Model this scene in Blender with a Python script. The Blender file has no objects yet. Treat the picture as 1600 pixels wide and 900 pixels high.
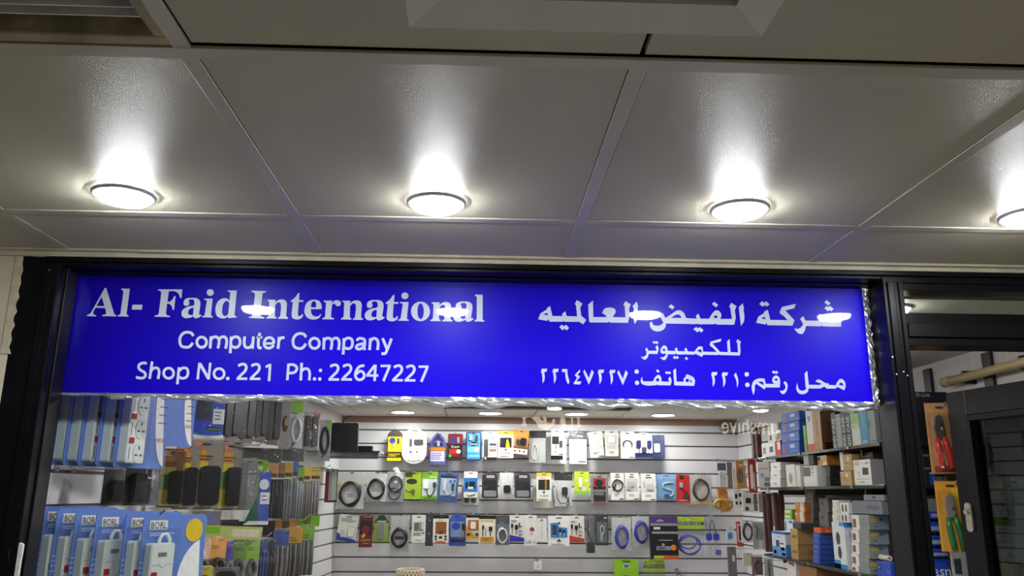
import bpy, bmesh, math, random
from mathutils import Vector, Matrix
from mathutils.geometry import tessellate_polygon
random.seed(7)
SC = bpy.context.scene
COL = SC.collection

# ---------------------------------------------------------------- camera, world, exposure
CAM_H = 1.60
YAW, PITCH, ROLL, FPX = 0.03637387, 0.24886004, 0.00739168, 1268.65
_fw = Vector((math.sin(YAW)*math.cos(PITCH), math.cos(YAW)*math.cos(PITCH), math.sin(PITCH)))
_rt0 = Vector((math.cos(YAW), -math.sin(YAW), 0.0))
_up0 = _rt0.cross(_fw)
_rt = _rt0*math.cos(ROLL) + _up0*math.sin(ROLL)
_up = _up0*math.cos(ROLL) - _rt0*math.sin(ROLL)
cam_data = bpy.data.cameras.new('camera')
cam = bpy.data.objects.new('camera', cam_data)
COL.objects.link(cam)
cam_data.sensor_width = 36.0
cam_data.lens = FPX/1600.0*36.0
cam_data.clip_start = 0.02
_m = Matrix((( _rt.x, _up.x, -_fw.x, 0), (_rt.y, _up.y, -_fw.y, 0), (_rt.z, _up.z, -_fw.z, CAM_H), (0, 0, 0, 1)))
cam.matrix_world = _m
SC.camera = cam

world = bpy.data.worlds.new('world'); SC.world = world
world.use_nodes = True
_bg = world.node_tree.nodes['Background']
_bg.inputs[0].default_value = (1.0, 0.93, 0.82, 1); _bg.inputs[1].default_value = 0.10

SC.view_settings.view_transform = 'Standard'
SC.view_settings.look = 'None'
SC.view_settings.gamma = 1.0
SC.view_settings.use_curve_mapping = False
SC.view_settings.exposure = 0.1
SC.cycles.transparent_max_bounces = 24

LAMP_OUT = 190.0      # corridor downlight lens
LAMP_IN = 92.0       # shop downlight lens, by the back wall
LAMP_IN3 = 55.0      # unseen shop downlight lens, added as a middle row
LAMP_IN4 = 95.0      # shop downlight lens, by the door
LAMP_IN2 = 170.0     # unseen shop downlight lens, added nearer the window to brighten sign and goods

# ---------------------------------------------------------------- measuring helpers (read off the photograph once, as metres)
def ray(px, py):
    return _fw + _rt*((px-800)/FPX) + _up*((450-py)/FPX)
def PY(px, py, Y):
    d = ray(px, py); v = d*(Y/d.y); v.z += CAM_H; return v
def PX(px, py, X):
    d = ray(px, py); v = d*(X/d.x); v.z += CAM_H; return v
def PZ(px, py, Z):
    d = ray(px, py); v = d*((Z-CAM_H)/d.z); v.z += CAM_H; return v
def mpp(px, py, Y):           # metres per pixel, facing
    d = ray(px, py); return (Y/d.y)/FPX

# ---------------------------------------------------------------- materials
_M = {}
def srgb(c):
    return tuple((v/255/12.92 if v/255 <= 0.04045 else ((v/255+0.055)/1.055)**2.4) for v in c)
def mat(name, rgb=(128,128,128), rough=0.5, metal=0.0, emit=0.0, var=0.08, scale=30.0, bump=0.0, bscale=200.0, coat=0.0, spec=0.5):
    key = (name, rgb, rough, metal, emit, var, bump, coat)
    if key in _M: return _M[key]
    m = bpy.data.materials.new(name); m.use_nodes = True
    nt = m.node_tree; b = nt.nodes['Principled BSDF']
    c = srgb(rgb)
    b.inputs['Base Color'].default_value = (*c, 1)
    b.inputs['Roughness'].default_value = rough
    b.inputs['Metallic'].default_value = metal
    b.inputs['Specular IOR Level'].default_value = spec
    if coat: b.inputs['Coat Weight'].default_value = coat; b.inputs['Coat Roughness'].default_value = 0.04
    if emit:
        b.inputs['Emission Color'].default_value = (*c, 1); b.inputs['Emission Strength'].default_value = emit
    if var:
        tc = nt.nodes.new('ShaderNodeTexCoord'); n = nt.nodes.new('ShaderNodeTexNoise'); r = nt.nodes.new('ShaderNodeValToRGB')
        n.inputs['Scale'].default_value = scale; n.inputs['Detail'].default_value = 4
        nt.links.new(tc.outputs['Object'], n.inputs['Vector']); nt.links.new(n.outputs['Fac'], r.inputs[0])
        r.color_ramp.elements[0].position = 0.3; r.color_ramp.elements[1].position = 0.7
        r.color_ramp.elements[0].color = (*[max(0, v*(1-var)) for v in c], 1)
        r.color_ramp.elements[1].color = (*[min(1, v*(1+var)) for v in c], 1)
        nt.links.new(r.outputs[0], b.inputs['Base Color'])
    if bump:
        tc2 = nt.nodes.new('ShaderNodeTexCoord'); n2 = nt.nodes.new('ShaderNodeTexNoise'); bp = nt.nodes.new('ShaderNodeBump')
        n2.inputs['Scale'].default_value = bscale; n2.inputs['Detail'].default_value = 3
        nt.links.new(tc2.outputs['Object'], n2.inputs['Vector']); nt.links.new(n2.outputs['Fac'], bp.inputs['Height'])
        bp.inputs['Strength'].default_value = bump; bp.inputs['Distance'].default_value = 0.002
        nt.links.new(bp.outputs[0], b.inputs['Normal'])
    _M[key] = m
    return m
def clear_mat(name, tint=(245,248,250), rough=0.05, base=0.05, bump=0.0, haze=0.0, bscale=60.0):
    key = (name, tint, rough, base, bump, haze)
    if key in _M: return _M[key]
    m = bpy.data.materials.new(name); m.use_nodes = True
    nt = m.node_tree; nt.nodes.clear()
    out = nt.nodes.new('ShaderNodeOutputMaterial'); mix = nt.nodes.new('ShaderNodeMixShader')
    tr = nt.nodes.new('ShaderNodeBsdfTransparent'); gl = nt.nodes.new('ShaderNodeBsdfGlossy')
    tr.inputs[0].default_value = (*srgb(tint), 1); gl.inputs['Roughness'].default_value = rough
    lw = nt.nodes.new('ShaderNodeLayerWeight'); lw.inputs[0].default_value = 0.5
    pw = nt.nodes.new('ShaderNodeMath'); pw.operation = 'POWER'; pw.inputs[1].default_value = 5.0
    ma = nt.nodes.new('ShaderNodeMath'); ma.operation = 'MULTIPLY_ADD'; ma.inputs[1].default_value = 0.9; ma.inputs[2].default_value = base
    nt.links.new(lw.outputs['Facing'], pw.inputs[0]); nt.links.new(pw.outputs[0], ma.inputs[0])
    nt.links.new(ma.outputs[0], mix.inputs[0]); nt.links.new(gl.outputs[0], mix.inputs[2])
    if haze:
        df = nt.nodes.new('ShaderNodeBsdfDiffuse'); df.inputs[0].default_value = (0.8,0.8,0.8,1)
        mx2 = nt.nodes.new('ShaderNodeMixShader'); mx2.inputs[0].default_value = haze
        nt.links.new(tr.outputs[0], mx2.inputs[1]); nt.links.new(df.outputs[0], mx2.inputs[2]); nt.links.new(mx2.outputs[0], mix.inputs[1])
    else:
        nt.links.new(tr.outputs[0], mix.inputs[1])
    if bump:
        tc2 = nt.nodes.new('ShaderNodeTexCoord'); n2 = nt.nodes.new('ShaderNodeTexNoise'); bp = nt.nodes.new('ShaderNodeBump')
        n2.inputs['Scale'].default_value = bscale; n2.inputs['Detail'].default_value = 2; n2.inputs['Distortion'].default_value = 1.0
        nt.links.new(tc2.outputs['Object'], n2.inputs['Vector']); nt.links.new(n2.outputs['Fac'], bp.inputs['Height'])
        bp.inputs['Strength'].default_value = bump; bp.inputs['Distance'].default_value = 0.01
        nt.links.new(bp.outputs[0], gl.inputs['Normal'])
    nt.links.new(mix.outputs[0], out.inputs[0])
    _M[key] = m
    return m

# ---------------------------------------------------------------- mesh builder
class MB:
    def __init__(s): s.v = []; s.f = []
    def add(s, vs, fs):
        o = len(s.v); s.v += [tuple(p) for p in vs]; s.f += [tuple(i+o for i in f) for f in fs]; return s
    def box(s, x0, y0, z0, x1, y1, z1):
        return s.add([(x0,y0,z0),(x1,y0,z0),(x1,y1,z0),(x0,y1,z0),(x0,y0,z1),(x1,y0,z1),(x1,y1,z1),(x0,y1,z1)],
                     [(0,3,2,1),(4,5,6,7),(0,1,5,4),(1,2,6,5),(2,3,7,6),(3,0,4,7)])
    def prism(s, pts, y0, y1):            # polygon in x,z extruded along y (y0 = front)
        n = len(pts)
        a = sum(pts[i][0]*pts[(i+1)%n][1]-pts[(i+1)%n][0]*pts[i][1] for i in range(n))
        if a < 0: pts = pts[::-1]
        o = len(s.v)
        s.v += [(p[0], y0, p[1]) for p in pts] + [(p[0], y1, p[1]) for p in pts]
        tris = tessellate_polygon([[Vector((p[0], p[1], 0)) for p in pts]])
        for t in tris:
            t = list(t)
            A, B, C = pts[t[0]], pts[t[1]], pts[t[2]]
            if (B[0]-A[0])*(C[1]-A[1])-(B[1]-A[1])*(C[0]-A[0]) < 0: t = t[::-1]
            s.f.append(tuple(o+i for i in t)); s.f.append(tuple(o+n+i for i in t[::-1]))
        for i in range(n):
            j = (i+1) % n
            s.f.append((o+i, o+n+i, o+n+j, o+j))
        return s
    def prism_z(s, pts, z0, z1):          # polygon in x,y extruded along z
        t = MB().prism(pts, -z1, -z0)
        return s.add([(x, z, -y) for x, y, z in t.v], [f[::-1] for f in t.f])
    def tube(s, pts, r, n=6, closed=False, cap=True):
        pts = [Vector(p) for p in pts]; m = len(pts); o = len(s.v)
        prev = None
        for i, p in enumerate(pts):
            a = pts[(i-1) % m] if (closed or i > 0) else p
            b = pts[(i+1) % m] if (closed or i < m-1) else p
            t = (b-a).normalized()
            ref = Vector((0,0,1)) if abs(t.z) < 0.9 else Vector((1,0,0))
            if prev is None: u = t.cross(ref).normalized()
            else:
                u = prev - t*prev.dot(t)
                u = u.normalized() if u.length > 1e-6 else t.cross(ref).normalized()
            prev = u; w = t.cross(u)
            rr = r[i] if isinstance(r, (list, tuple)) else r
            s.v += [tuple(p + (u*math.cos(2*math.pi*k/n) + w*math.sin(2*math.pi*k/n))*rr) for k in range(n)]
        for i in range(m if closed else m-1):
            a, b = o+i*n, o+((i+1) % m)*n
            for k in range(n):
                s.f.append((a+k, a+(k+1) % n, b+(k+1) % n, b+k))
        if cap and not closed:
            s.f.append(tuple(o+k for k in range(n))[::-1]); s.f.append(tuple(o+(m-1)*n+k for k in range(n)))
        return s
    def lathe(s, prof, c=(0,0,0), n=24):  # profile (r,z) about z
        o = len(s.v); m = len(prof)
        for r, z in prof:
            s.v += [(c[0]+r*math.cos(2*math.pi*k/n), c[1]+r*math.sin(2*math.pi*k/n), c[2]+z) for k in range(n)]
        for i in range(m-1):
            for k in range(n):
                s.f.append((o+i*n+k, o+i*n+(k+1) % n, o+(i+1)*n+(k+1) % n, o+(i+1)*n+k))
        return s
    def build(s, name, m, parent=None, smooth=False, bevel=0.0):
        me = bpy.data.meshes.new(name); me.from_pydata(s.v, [], s.f); me.update()
        return link(name, me, m, parent, smooth, bevel)
def link(name, me, m, parent=None, smooth=False, bevel=0.0):
    if m is not None and not me.materials: me.materials.append(m)
    if smooth:
        me.shade_smooth()
    o = bpy.data.objects.new(name, me); COL.objects.link(o)
    if parent is not None: o.parent = parent
    if bevel:
        bv = o.modifiers.new('edge', 'BEVEL'); bv.width = bevel; bv.segments = 2; bv.limit_method = 'ANGLE'
    return o
def tag(o, label, cat, group=None):
    o['label'] = label; o['category'] = cat
    if group: o['group'] = group
    return o
def struct(o, label=None, cat=None):
    o['kind'] = 'structure'
    if label: o['label'] = label
    if cat: o['category'] = cat
    return o
def thing(name, label, cat, loc=(0,0,0), rz=0.0, group=None):
    o = bpy.data.objects.new(name, None); o.empty_display_size = 0.05; COL.objects.link(o)
    o.location = loc; o.rotation_euler = (0, 0, rz)
    return tag(o, label, cat, group)
def rrect(x0, z0, x1, z1, r, n=4):
    r = min(r, abs(x1-x0)/2*0.99, abs(z1-z0)/2*0.99); p = []
    for cx, cz, a0 in ((x1-r, z1-r, 0), (x0+r, z1-r, 90), (x0+r, z0+r, 180), (x1-r, z0+r, 270)):
        for k in range(n+1):
            a = math.radians(a0+90*k/n); p.append((cx+r*math.cos(a), cz+r*math.sin(a)))
    return p
def ellipse(cx, cz, rx, rz, n=20):
    return [(cx+rx*math.cos(2*math.pi*k/n), cz+rz*math.sin(2*math.pi*k/n)) for k in range(n)]
_TXT = {}
def text_mesh(s):
    """flat mesh of a word, 1 unit high capitals, centred on x; returns (verts, faces, width)"""
    if s in _TXT: return _TXT[s]
    c = bpy.data.curves.new('t', 'FONT'); c.body = s; c.resolution_u = 2; c.align_x = 'CENTER'; c.fill_mode = 'FRONT'
    o = bpy.data.objects.new('t', c); COL.objects.link(o)
    bpy.context.view_layer.update()
    dg = bpy.context.evaluated_depsgraph_get()
    me = bpy.data.meshes.new_from_object(o.evaluated_get(dg))
    vs = [(v.co.x/0.72, v.co.y/0.72) for v in me.vertices]; fs = [tuple(p.vertices) for p in me.polygons]
    bpy.data.objects.remove(o); bpy.data.curves.remove(c); bpy.data.meshes.remove(me)
    w = max(v[0] for v in vs)-min(v[0] for v in vs)
    _TXT[s] = (vs, fs, w); return _TXT[s]
def text_part(s, cx, cz, h, y, m, parent, maxw=None, rot=0.0, name='printed_text', lean=0.0):
    vs, fs, w = text_mesh(s); sx = h
    if maxw and w*h > maxw: sx = maxw/w
    ca, sa = math.cos(rot), math.sin(rot)
    b = MB()
    V = []
    for x, z in vs:
        x, z = x*sx, (z-0.5)*h
        x += z*lean
        V.append((cx+x*ca-z*sa, y, cz+x*sa+z*ca))
    b.add(V, fs)
    return b.build(name, m, parent)

# ================================================================ the setting: corridor
ZC = 2.18            # corridor ceiling
FY = 1.984           # front of the shop front
M_TILE = mat('ceiling_enamel', (180,175,156), rough=0.40, var=0.06, scale=2.5, bump=0.45, bscale=520.0, spec=0.15)
M_STRIP = mat('ceiling_strip_enamel', (176,170,153), rough=0.4, var=0.06, scale=6.0, spec=0.5)
M_DIRTY = mat('dirty_cream_edge', (150,138,112), rough=0.7, var=0.35, scale=18.0)
M_BACK = mat('void_black', (28,25,24), rough=0.9)
M_CREAM = mat('cream_wall_paint', (205,196,172), rough=0.75, var=0.12, scale=5.0, bump=0.3, bscale=40.0)
M_ALU = mat('black_aluminium', (15,14,18), rough=0.28, var=0.25, scale=9.0, spec=0.25, bump=0.05, bscale=300.0)
M_ALU2 = mat('black_aluminium_lip', (15,15,18), rough=0.32, var=0.2, scale=9.0, spec=0.22)
M_GLASS = clear_mat('shop_glass', (250,251,251), rough=0.0, base=0.03)
M_GASKET = mat('grey_gasket', (14,14,16), rough=0.4, var=0.3, scale=60.0)

floor = struct(MB().box(-5,-2.6,-0.05,5,6.0,0.0).build('floor', mat('floor_tile', (196,190,178), rough=0.25, var=0.1, scale=3.0)), 'pale stone floor of corridor and shop', 'floor')

ceiling = struct(MB().box(-5,-2.3,ZC+0.10,5,FY+0.02,ZC+0.14).build('ceiling', M_BACK), 'corridor ceiling of grey enamelled panels and cover strips', 'ceiling')
colc = [-2.91,-2.285,-1.6605,-1.036,-0.411,0.2123,0.8403,1.465,2.09,2.715,3.34]
SW = 0.0123
rowsY = [(1.702, 1.962, 0.0), (1.027, 1.676, 0.0), (0.372, 0.993, 0.003), (-0.28, 0.345, 0.004), (-0.93,-0.307,0.004), (-1.58,-0.957,0.004), (-2.2,-1.607,0.004)]
for r, (y0, y1, up) in enumerate(rowsY):
    for i in range(len(colc)-1):
        x0, x1 = colc[i]+SW+0.0012, colc[i+1]-SW-0.0012
        if r == 2 and i == 3: continue                      # the open bay with the air diffuser
        if r == 2 and i in (4,5,6):                         # three tiles butt together here with a dark open joint
            if i > 4: x0 = colc[i]+0.0035
            if i < 6: x1 = colc[i+1]-(0.0035 if i == 4 else 0.005)
        t = MB().box(x0, y0+0.0012, 0, x1, y1-0.0012, 0.012).build('ceiling_tile', M_TILE, ceiling, bevel=0.0012)
        t.location.z = ZC+0.002+up
for i, x in enumerate(colc):                                  # strips running into the depth
    MB().box(x-SW, -2.2, ZC, x+SW, 0.345 if i in (5,6) else 0.998, ZC+0.005).build('ceiling_strip', M_STRIP, ceiling, bevel=0.0008)
    MB().box(x-SW, 1.022, ZC, x+SW, 1.962, ZC+0.005).build('ceiling_strip', M_STRIP, ceiling, bevel=0.0008)
for y in (0.997, 0.345, -0.307, -0.957, -1.607):
    MB().box(-3, y, ZC-0.0006, 3.4, y+0.0275, ZC+0.0045).build('ceiling_strip', M_STRIP, ceiling, bevel=0.0008)
for i in range(len(colc)-1):
    MB().box(colc[i]+SW, 1.676, ZC-0.0003, colc[i+1]-SW, 1.7015, ZC+0.0045).build('ceiling_strip', M_STRIP, ceiling, bevel=0.0008)
# wall angle under the ceiling along the shop front
M_TRIM = mat('cream_wall_angle', (188,180,158), rough=0.45, var=0.12, scale=20.0)
trim = MB().box(-3,1.962,ZC-0.002,0-0.86,FY,ZC+0.006).box(-0.858,1.962,ZC-0.0035,3.4,FY,ZC+0.006).box(-3,1.9815,ZC-0.013,3.4,FY+0.001,ZC+0.004)
struct(trim.build('trim_1', M_TRIM), 'cream metal angle where ceiling meets shop front', 'trim')

# air diffuser in the open bay
dif = thing('air_diffuser', 'dusty louvred air diffuser recessed in the ceiling bay', 'air vent', (-0.7235, 0.68, ZC+0.0))
dx, dy = 0.306, 0.3145
fr = MB()
for (x0,y0,x1,y1) in ((-dx,-dy,dx,-dy+0.022),(-dx,dy-0.022,dx,dy),(-dx,-dy+0.022,-dx+0.022,dy-0.022),(dx-0.022,-dy+0.022,dx,dy-0.022)):
    fr.box(x0,y0,0.0006,x1,y1,0.05)
fr.build('frame', M_DIRTY, dif, bevel=0.003)
M_LOUV = mat('grey_louvre', (226,224,220), rough=0.5, var=0.2, scale=25.0)
for k in range(27):
    y = -dy+0.035+k*0.0205
    MB().add([(-dx+.024,y,.006),(dx-.024,y,.006),(dx-.024,y+.002,.006),(-dx+.024,y+.002,.006),(-dx+.024,y+.008,.034),(dx-.024,y+.008,.034),(dx-.024,y+.010,.034),(-dx+.024,y+.010,.034)],[(0,3,2,1),(4,5,6,7),(0,1,5,4),(1,2,6,5),(2,3,7,6),(3,0,4,7)]).build('louvre', M_LOUV, dif)
MB().box(-dx,-dy,0.08,dx,dy,0.085).build('back_plate', mat('dark_duct', (70,62,60), rough=0.8), dif)
MB().add([(0.02,0.28,0.045),(-0.10,-0.24,0.045),(-0.085,-0.24,0.02),(0.075,0.17,0.012),(0.14,-0.24,0.02),(0.16,-0.24,0.05)],
         [(0,1,2,3),(0,3,4,5),(1,5,4,2),(2,4,3),(0,5,1)]).build('deflector', mat('deflector_grey', (110,108,104), rough=0.6), dif)

# surface light fitting (unlit) on the ceiling
fit = thing('ceiling_light', 'unlit square white surface light fitting near top of frame', 'ceiling light', (0.115, 0.64, ZC))
M_FIT = mat('fitting_white', (196,200,194), rough=0.35, var=0.08, scale=6.0)
fx, fy_, zz = 0.205, 0.195, -0.06
inn = 0.042
O = [(-fx,-fy_),(fx,-fy_),(fx,fy_),(-fx,fy_)]; I = [(-fx+inn,-fy_+inn),(fx-inn,-fy_+inn),(fx-inn,fy_-inn),(-fx+inn,fy_-inn)]
for k in range(4):
    j = (k+1) % 4
    a, b, c, d = O[k], O[j], I[j], I[k]
    MB().add([(a[0],a[1],zz),(b[0],b[1],zz),(c[0],c[1],zz+0.012),(d[0],d[1],zz+0.012),(a[0],a[1],0),(b[0],b[1],0),(c[0],c[1],0),(d[0],d[1],0)],
             [(0,3,2,1),(0,1,5,4),(3,7,6,2),(4,5,6,7)]).build('rim', M_FIT, fit)
MB().box(-fx+inn+0.002,-fy_+inn+0.002,-0.040,fx-inn-0.002,fy_-inn-0.002,-0.030).build('diffuser', mat('opal_panel', (185,190,182), rough=0.5), fit)

# downlights
M_RING = mat('downlight_ring', (190,190,196), rough=0.3, var=0.05)
M_LENS = mat('lit_lens', (248,252,255), rough=0.4, emit=LAMP_OUT, var=0)
M_LENS_IN = mat('lit_lens_shop', (255,252,246), rough=0.4, emit=LAMP_IN, var=0)
M_LENS_IN2 = mat('added_lens_shop_near', (255,252,246), rough=0.4, emit=LAMP_IN2, var=0)
M_LENS_IN4 = mat('lit_lens_shop_door', (255,252,246), rough=0.4, emit=LAMP_IN4, var=0)
M_LENS_IN3 = mat('added_lens_shop_middle', (255,252,246), rough=0.4, emit=LAMP_IN3, var=0)
def downlight(x, y, z, label, group, m, R=0.061, proud=0.019):
    t = thing('downlight', label, 'downlight', (x, y, z), 0, group)
    MB().lathe([(R*0.84,-0.005),(R*0.88,-0.007),(R*0.96,-0.006),(R,-0.002),(R,0.0),(R*0.84,0.0)], n=40).build('ring', M_RING, t, smooth=True)
    MB().lathe([(R*0.84,0.0),(R*0.84,-0.006 if proud > 0.007 else -0.003),(R*0.77,-proud*0.72),(R*0.55,-proud*0.93),(R*0.25,-proud),(0.0005,-proud)], n=40).build('lens', m, t, smooth=True)
    return t
for (x, y, lab) in [(-0.726,1.567,'lit round ceiling downlight above the word Al-'),(-0.099,1.576,'lit round ceiling downlight left of the picture centre, above International'),
                    (0.53,1.577,'lit round ceiling downlight above the Arabic lettering'),(1.152,1.583,'lit ceiling downlight cut by the right edge of the photo')]:
    downlight(x, y, ZC, lab, 'corridor ceiling downlights', M_LENS)
for k, x in enumerate((0.50,1.93)):
    downlight(x, -1.42, ZC+0.002, 'lit downlight across the corridor, seen only mirrored in the glass', 'downlights across the corridor', M_LENS)

# left pier and the opposite side of the corridor
pier = struct(MB().prism_z([(-3,1.99),(-1.150,1.99),(-1.150,2.105),(-3,2.105)],0,ZC).build('wall_left', M_CREAM), 'cream painted pier beside the black frame', 'wall')
struct(MB().box(-5,-2.35,0,5,-2.25,ZC+0.1).build('wall_back', mat('opposite_wall', (150,140,124), rough=0.6, var=0.1, scale=2.0)), 'wall across the corridor behind the viewer', 'wall')
# ---- shop front frame (black aluminium)
frame = struct(MB().box(-1.150,FY+0.010,0,-1.092,FY+0.10,ZC-0.012).build('trim_2', M_ALU), 'black aluminium shop front frame around sign and window', 'frame')
def bar(x0,y0,z0,x1,y1,z1,m=M_ALU,name='frame_profile',bv=0.0015): return MB().box(x0,y0,z0,x1,y1,z1).build(name, m, frame, bevel=bv)
bar(-1.0915,FY+0.004,0,-1.072,FY+0.10,2.1465); bar(-1.0715,FY+0.002,0,-1.053,FY+0.10,2.1465); bar(-1.0525,FY+0.034,0,-1.0475,FY+0.086,2.1465,M_GASKET,'gasket')
bar(-1.0915,FY+0.002,2.1555,1.95,FY+0.13,2.1675,M_ALU2); bar(-1.0915,FY+0.010,2.147,1.0295,FY+0.13,2.155); bar(1.03,FY+0.010,2.138,1.95,FY+0.10,2.155)
bar(-1.047,FY+0.060,2.1425,1.0295,FY+0.088,2.1468,M_ALU2)
# mullion between window and door
bar(1.030,FY+0.006,0,1.0385,FY+0.102,2.1465,M_ALU2); bar(1.039,FY+0.0,0,1.056,FY+0.102,2.1375); bar(1.0565,FY+0.004,0,1.0665,FY+0.102,2.1375); bar(1.067,FY+0.0,0,1.079,FY+0.102,2.1375,M_ALU2)
# door head bars and transom light
bar(1.0795,FY+0.012,2.119,1.95,FY+0.08,2.1375)
bar(1.0795,FY+0.006,2.029,1.95,FY+0.08,2.058); bar(1.0795,FY-0.004,1.994,1.95,FY+0.08,2.0285,M_ALU2); bar(1.0795,FY+0.004,1.973,1.95,FY+0.08,1.9935)
bar(1.805,FY+0.0,0,1.87,FY+0.08,2.1375)
bar(-1.047,FY+0.018,0,1.03,FY+0.12,0.10)
for i in range(5):                                             # fixing screws on mullion and post
    px, py = ((1395,558),(1401,585),(1412,581),(1418,587),(76,421))[i]
    p = PY(px, py, FY)
    sc = MB().lathe([(0.0004,-0.0015),(0.0022,-0.001),(0.0024,0.002)], n=8)
    sc.v = [(p.x+x, FY+(0.0 if i<4 else 0.004)+z*0.6, p.z+y) for x,y,z in sc.v]
    sc.build('screw', mat('bright_screw', (190,190,190), rough=0.3, metal=0.8), frame)
struct(MB().box(1.0795,FY+0.04,2.058,1.805,FY+0.046,2.119).build('window_1', clear_mat('transom_glass', (232,238,234), rough=0.02, base=0.06)), 'narrow glass transom above the door', 'window')
win = struct(MB().box(-1.047,FY+0.0955,0.10,1.03,FY+0.1005,2.1425).build('window_2', M_GLASS), 'large shop window pane below the sign', 'window')

# torn white sticker on the left post
pts = [(10,900),(10,885),(12,868),(15,851),(19,854),(22,849),(26,850),(30,848),(35,851),(33,864),(30,880),(27,900),(24,925),(8,925)]
stk = MB().prism([(PY(x,y,FY).x, PY(x,y,FY).z) for x,y in pts], FY+0.0035, FY+0.0095)
tag(stk.build('torn_sticker', mat('torn_paper', (214,214,206), rough=0.8, var=0.15, scale=50.0)), 'torn strip of white paper stuck on black left post', 'sticker')
# flaking paint edge at pier top
fl = MB()
zprev = ZC-0.013
edge = [(-1.150,ZC-0.013)]
for k in range(14):
    z = ZC-0.013-0.022*(k+1)*0.8
    edge.append((-1.150+(0.006 if k % 2 else 0.0005)+0.004*random.random(), z))
edge += [(-1.165,edge[-1][1]),(-1.165,ZC-0.013)]
fl.prism(edge, FY+0.0035, FY+0.0062).build('paint_flake', mat('flaked_cream', (196,186,160), rough=0.8, var=0.2, scale=40.0), pier)

# ================================================================ the setting: shop interior
YB = 5.80; XL = -0.985; XR = 1.83; ZI = 2.127
M_SLAT = mat('white_slat_board', (222,222,226), rough=0.35, var=0.03, scale=3.0)
M_GROOVE = mat('slat_groove', (105,104,106), rough=0.5, var=0.1)
ci = struct(MB().box(XL-0.3,2.115,ZI+0.012,XR+0.1,YB+0.05,ZI+0.05).build('ceiling_shop', M_BACK), 'shop ceiling of pale panels seen above the shelves', 'ceiling')
M_PANEL = mat('shop_ceiling_panel', (206,200,190), rough=0.55, var=0.05, scale=4.0)
xs = [-1.22,-0.83,-0.235,0.36,0.955,1.55,1.83]; ys = [2.12,2.66,3.25,3.84,4.43,5.02,5.60,5.80]
for a in range(len(xs)-1):
    for b in range(len(ys)-1):
        if ys[b] == 5.02 and xs[a] in (-0.235, 0.36):                  # the lifted panel leaves a dark gap
            t = MB().box(xs[a]+0.003,ys[b]+(0.24 if a == 3 else 0.0)+(0.22 if a == 2 else 0.0),ZI,xs[a+1]-0.003,ys[b+1]-0.003,ZI+0.010).build('ceiling_tile', M_PANEL, ci)
            continue
        MB().box(xs[a]+0.003,ys[b]+0.003,ZI,xs[a+1]-0.003,ys[b+1]-0.003,ZI+0.010).build('ceiling_tile', M_PANEL, ci)
zl = [2.031-0.0943*k for k in range(19)]
wb = struct(MB().box(XL-0.05,YB,0,XR+0.1,YB+0.05,ZI+0.03).build('wall_shop_back', M_GROOVE), 'white slatwall at the back of the shop', 'wall')
MB().box(XL,YB-0.012,2.083,XR,YB-0.002,ZI).build('wooden_trim', mat('brown_trim', (150,118,98), rough=0.5), wb)
MB().box(XL,YB-0.010,2.037,XR,YB,2.082).build('slat', M_SLAT, wb)
for k in range(len(zl)-1):
    MB().box(XL,YB-0.010,zl[k+1]+0.005,XR,YB,zl[k]-0.005).build('slat', M_SLAT, wb, bevel=0.002)
wl = struct(MB().box(-0.05,-3.68,0,0,0,ZI+0.03).build('wall_shop_left', M_GROOVE), 'white slatwall along the left side of the shop', 'wall')
wl.location = (XL, YB, 0); wl.rotation_euler = (0, 0, -math.radians(3.6))       # the side wall is a little out of square
for k in range(len(zl)-1):
    MB().box(0,-3.675,zl[k+1]+0.005,0.010,-0.012,zl[k]-0.005).build('slat', M_SLAT, wl)
MB().box(0,-3.675,2.037,0.010,-0.012,ZI).build('slat', M_SLAT, wl)
wr = struct(MB().box(XR,2.115,0,XR+0.05,YB,ZI+0.03).build('wall_shop_right', M_GROOVE), 'white slatwall along the right side of the shop', 'wall')
for k in range(len(zl)-1):
    MB().box(XR-0.010,4.32,zl[k+1]+0.005,XR,YB-0.012,zl[k]-0.005).build('slat', M_SLAT, wr)
MB().box(XR-0.010,4.32,2.037,XR,YB-0.012,ZI).build('slat', M_SLAT, wr)
MB().box(XR-0.008,2.12,0,XR,4.31,ZI).build('board', mat('plain_white_board', (206,202,198), rough=0.5, var=0.04), wr)
for y in (2.80, 3.20):
    MB().box(XR-0.022,y,1.2,XR-0.009,y+0.05,ZI-0.02).build('upright_strip', mat('black_upright', (38,30,34), rough=0.4), wr)
# shop downlights; rows off the back wall are unseen, added for light
k = 0
for y in (5.455, 4.2, 2.62):
    for x in ((-0.52,0.06,0.636,1.222) if y > 5 else ((-0.52,0.36,1.0) if y > 4 else (-0.22,0.55))):
        lab = (['round shop downlight furthest to the left by back wall','round shop downlight second from left by back wall','round shop downlight third from left by back wall','round shop downlight furthest to the right by back wall'][k]
               if y > 5 else 'unseen shop downlight added behind the sign to brighten goods and sign')
        downlight(x, y, ZI, lab, 'shop downlights by back wall' if y > 5 else 'added shop downlights nearer the window', M_LENS_IN if y > 5 else (M_LENS_IN3 if y > 4 else M_LENS_IN2), R=0.085, proud=0.008 if y > 5 else 0.02); k += 1

downlight(1.17, 2.235, ZI, 'shop downlight just inside the door, glimpsed through the transom', None, M_LENS_IN4, R=0.06, proud=0.02)

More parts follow.
